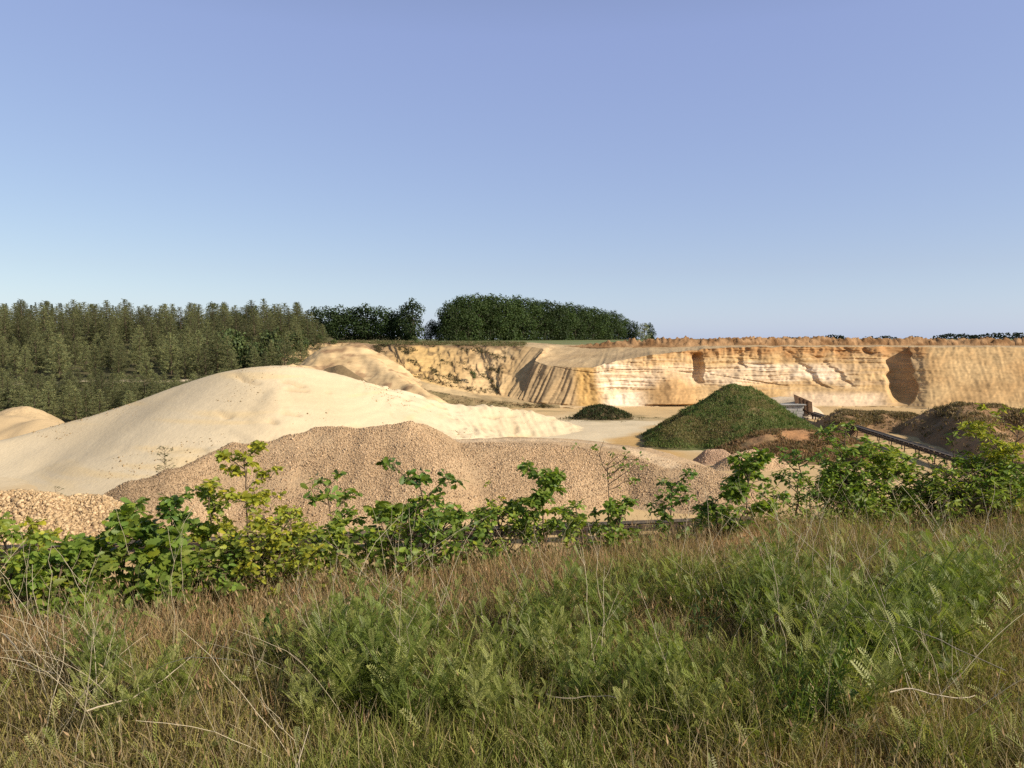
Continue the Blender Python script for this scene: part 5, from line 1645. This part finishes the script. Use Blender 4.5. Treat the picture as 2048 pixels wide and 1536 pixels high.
PATCH = [  # centre px, py of the ground, spread px, number, size, group, label
    (1790, 1330, 150, 11, 1.0, "ferny weeds in the big patch at the lower right", "dark green ferny weed in the big dense patch at the lower right"),
    (1930, 1240, 90, 6, .9, "ferny weeds at the right edge", "ferny green weed in the upper patch at the right picture edge"),
    (1500, 1240, 110, 6, .8, "ferny weeds below the stout oak", "pale-tipped ferny weed in the sward below the stout oak sapling"),
    (1130, 1310, 110, 6, .8, "ferny weeds in the middle of the bank", "ferny weed in the grass below the full middle oak sapling"),
    (800, 1440, 130, 9, .95, "ferny weeds at the bottom left of the middle", "dark ferny weed in the patch at the bottom, left of the middle"),
    (740, 1330, 130, 6, .8, "ferny weeds below the tufted oak", "light ferny weed in the bright grass below the tufted oak sapling"),
    (1330, 1420, 110, 5, .8, "ferny weeds at the bottom right of the middle", "ferny weed at the bottom between the dark patch and the bright herb"),
    (270, 1400, 110, 4, .75, "ferny weeds at the bottom left", "ferny weed in the short grass at the bottom left"),
    (1000, 1460, 90, 4, .8, "ferny weeds at the bottom middle", "ferny weed at the bottom middle edge of the picture"),
]
r = np.random.default_rng(720); q = 0
for (px, py, sp, n, sc, grp, lab) in PATCH:
    for k in range(int(n * 1.7)):
        p = ground_hit(px + r.normal(0, sp * .6), py + r.normal(0, sp * .32))
        s = sc * r.uniform(.75, 1.15)
        t = thing("tansy_plant", lab, "weed", tuple(p), r.uniform(0, 6.28), grp); t.scale = (s, s, s)
        sm_, fm_ = TAN_[q % len(TAN_)]; q += 1
        link("stem", sm_, t); link("foliage", fm_, t)
# bright narrow-leaved herb bottom right, and a broad-leaved one
for k, (px, py, sc, lab, tmpl, col, lf, per) in enumerate([
        (1600, 1500, 1.0, "bright yellow-green herb with many narrow leaves at the bottom right", NARROW, (.12, .17, .025), .065, 22),
        (1640, 1470, 1.1, "second bright narrow-leaved herb, close right of the first one", NARROW, (.11, .16, .025), .065, 24),
        (1690, 1475, .8, "broad-leaved green seedling beside the bright narrow-leaved herbs", OAK, (.085, .14, .03), .08, 7),
        (1905, 1400, .8, "pale wide-leaved weed under the dense ferny patch on the right", OAK, (.16, .19, .08), .085, 6),
        (560, 1330, .8, "small lance-leaved herb in the grass left of the middle", LANCE, (.08, .13, .03), .08, 9),
        (1400, 1290, .8, "lance-leaved herb in the middle right of the sward", LANCE, (.08, .13, .04), .08, 9)]):
    sm_, fm_ = weed(760 + k, .40, 7 if tmpl is NARROW else 4, col, tmpl, lf, per, .9, .09, .5)
    p = ground_hit(px, py)
    t = thing("herb", lab, "herb", tuple(p), k * 1.3); t.scale = (sc, sc, sc)
    link("stem", sm_, t); link("foliage", fm_, t)


# ---- long dry stalks
def stalk(seed, L_, n, bend, rad=.0016, side=True):
    r = np.random.default_rng(seed)
    m = MB()
    for k in range(n):
        a = r.uniform(0, 6.28); b = r.uniform(.12, .5) * bend
        s = np.linspace(0, 1, 9); LL = L_ * r.uniform(.7, 1.05)
        hx = np.array([math.cos(a), math.sin(a)])
        hor = b * s + .35 * bend * s ** 3 * r.uniform(-.3, 1)
        kink = np.cumsum(r.normal(0, .007, (9, 2)), 0)
        pts = np.stack([LL * hor * hx[0] + kink[:, 0], LL * hor * hx[1] + kink[:, 1], LL * (s - .16 * bend * s * s) - .02], 1)
        m.tube(pts, np.linspace(rad, rad * .45, 9), 4)
        if side:
            for j in range(r.integers(1, 5)):
                i = r.integers(4, 8); aa = r.uniform(0, 6.28)
                e = pts[i] + np.array([math.cos(aa) * .05, math.sin(aa) * .05, .09]) * r.uniform(.5, 1.4)
                m.tube([pts[i], (pts[i] + e) / 2 + [0, 0, -.008], e], [rad * .5, rad * .4, rad * .25], 3)
    return m.mesh("dry_stalk", M_STALK, True, (.55, .46, .31))


STK = [stalk(800 + k, .76, (1, 2, 3)[k % 3], (.6, 1.0, 1.5)[k % 3]) for k in range(9)]
ZONE = [(560, 1230, 70, 60, 6, "pale dry stalks left of the middle", "thin pale dry stalk rising in front of the tall yellow oak sapling"),
        (850, 1290, 60, 70, 6, "pale dry stalks in the middle", "thin pale dry stalk rising in front of the straight-stemmed oak"),
        (1480, 1180, 80, 50, 7, "pale dry stalks below the stout oak", "leaning pale dry stalk below the stout oak sapling"),
        (1640, 1260, 90, 90, 14, "pale dry stalks in the thick tangle at the right", "leaning pale dry stalk in the thick tangle right of the middle"),
        (1900, 1190, 110, 80, 12, "grey dry stalks at the right edge", "grey dry stalk among the weeds at the right edge"),
        (1780, 1420, 110, 60, 8, "dry stalks at the bottom right", "dry stalk lying over the dark ferny patch at the bottom right"),
        (1300, 1380, 140, 80, 9, "dry stalks at the bottom right of the middle", "thin dry stalk in the brownish grass right of the middle at the bottom"),
        (700, 1420, 160, 70, 9, "dry stalks at the bottom left of the middle", "thin dry stalk in the green grass at the bottom, left of the middle"),
        (140, 1380, 130, 110, 14, "dry stalks at the bottom left", "long crossing dry stalk at the bottom left"),
        (110, 1210, 100, 60, 9, "brownish dry stalks at the left edge", "brownish dry stalk before the leftmost oak saplings"),
        (1850, 1040, 110, 30, 9, "grey dry stalks before the cherry bushes", "thin grey dry stalk before the dense cherry bushes"),
        (1040, 1200, 120, 60, 5, "dry stalks below the full middle oak", "single thin dry stalk in the reddish grass below the full middle oak")]
r = np.random.default_rng(850); q = 0
for (px, py, sx, sy, n, grp, lab) in ZONE:
    for k in range(n):
        p = ground_hit(px + r.normal(0, sx), min(1620, py + r.normal(0, sy)))
        s = r.uniform(.75, 1.2)
        o = link("dry_stalk", STK[q % len(STK)], None, tuple(p)); q += 1
        o.rotation_euler = (r.normal(0, .16), r.normal(0, .16), r.uniform(0, 6.28)); o.scale = (s, s, s)
        tag(o, lab, "dry stalk", grp)
# a few long fallen stems
for k, (a_, b_, lab) in enumerate([((1690, 1360), (2010, 1470), "long whitish fallen stem lying across the bottom right weeds"), ((1780, 1500), (1935, 1480), "curved pale fallen stem near the bottom right corner"),
                                   ((0, 1362), (95, 1450), "pale fallen stem at the left edge near the bottom"), ((175, 1530), (390, 1390), "straight pale fallen stem pointing up right at the bottom left"),
                                   ((1090, 1470), (1225, 1500), "short bleached fallen stem in the brown grass at the bottom")]):
    A_, B_ = ground_hit(*a_), ground_hit(*b_)
    m = MB(); s = np.linspace(0, 1, 12); rr = np.random.default_rng(870 + k)
    pts = A_[None] * (1 - s[:, None]) + B_[None] * s[:, None]
    pts += np.stack([0 * s, .02 * np.sin(s * 5 + k), (.30 if k == 0 else .2) + .02 * np.sin(s * 4 + k)], 1) + np.cumsum(rr.normal(0, .004, (12, 3)), 0)
    m.tube(pts, np.linspace(.0032, .0018, 12), 5)
    tag(link("fallen_stem", m.mesh("fallen_stem", M_STALK, True, (.48, .40, .28))), lab, "dry stalk")
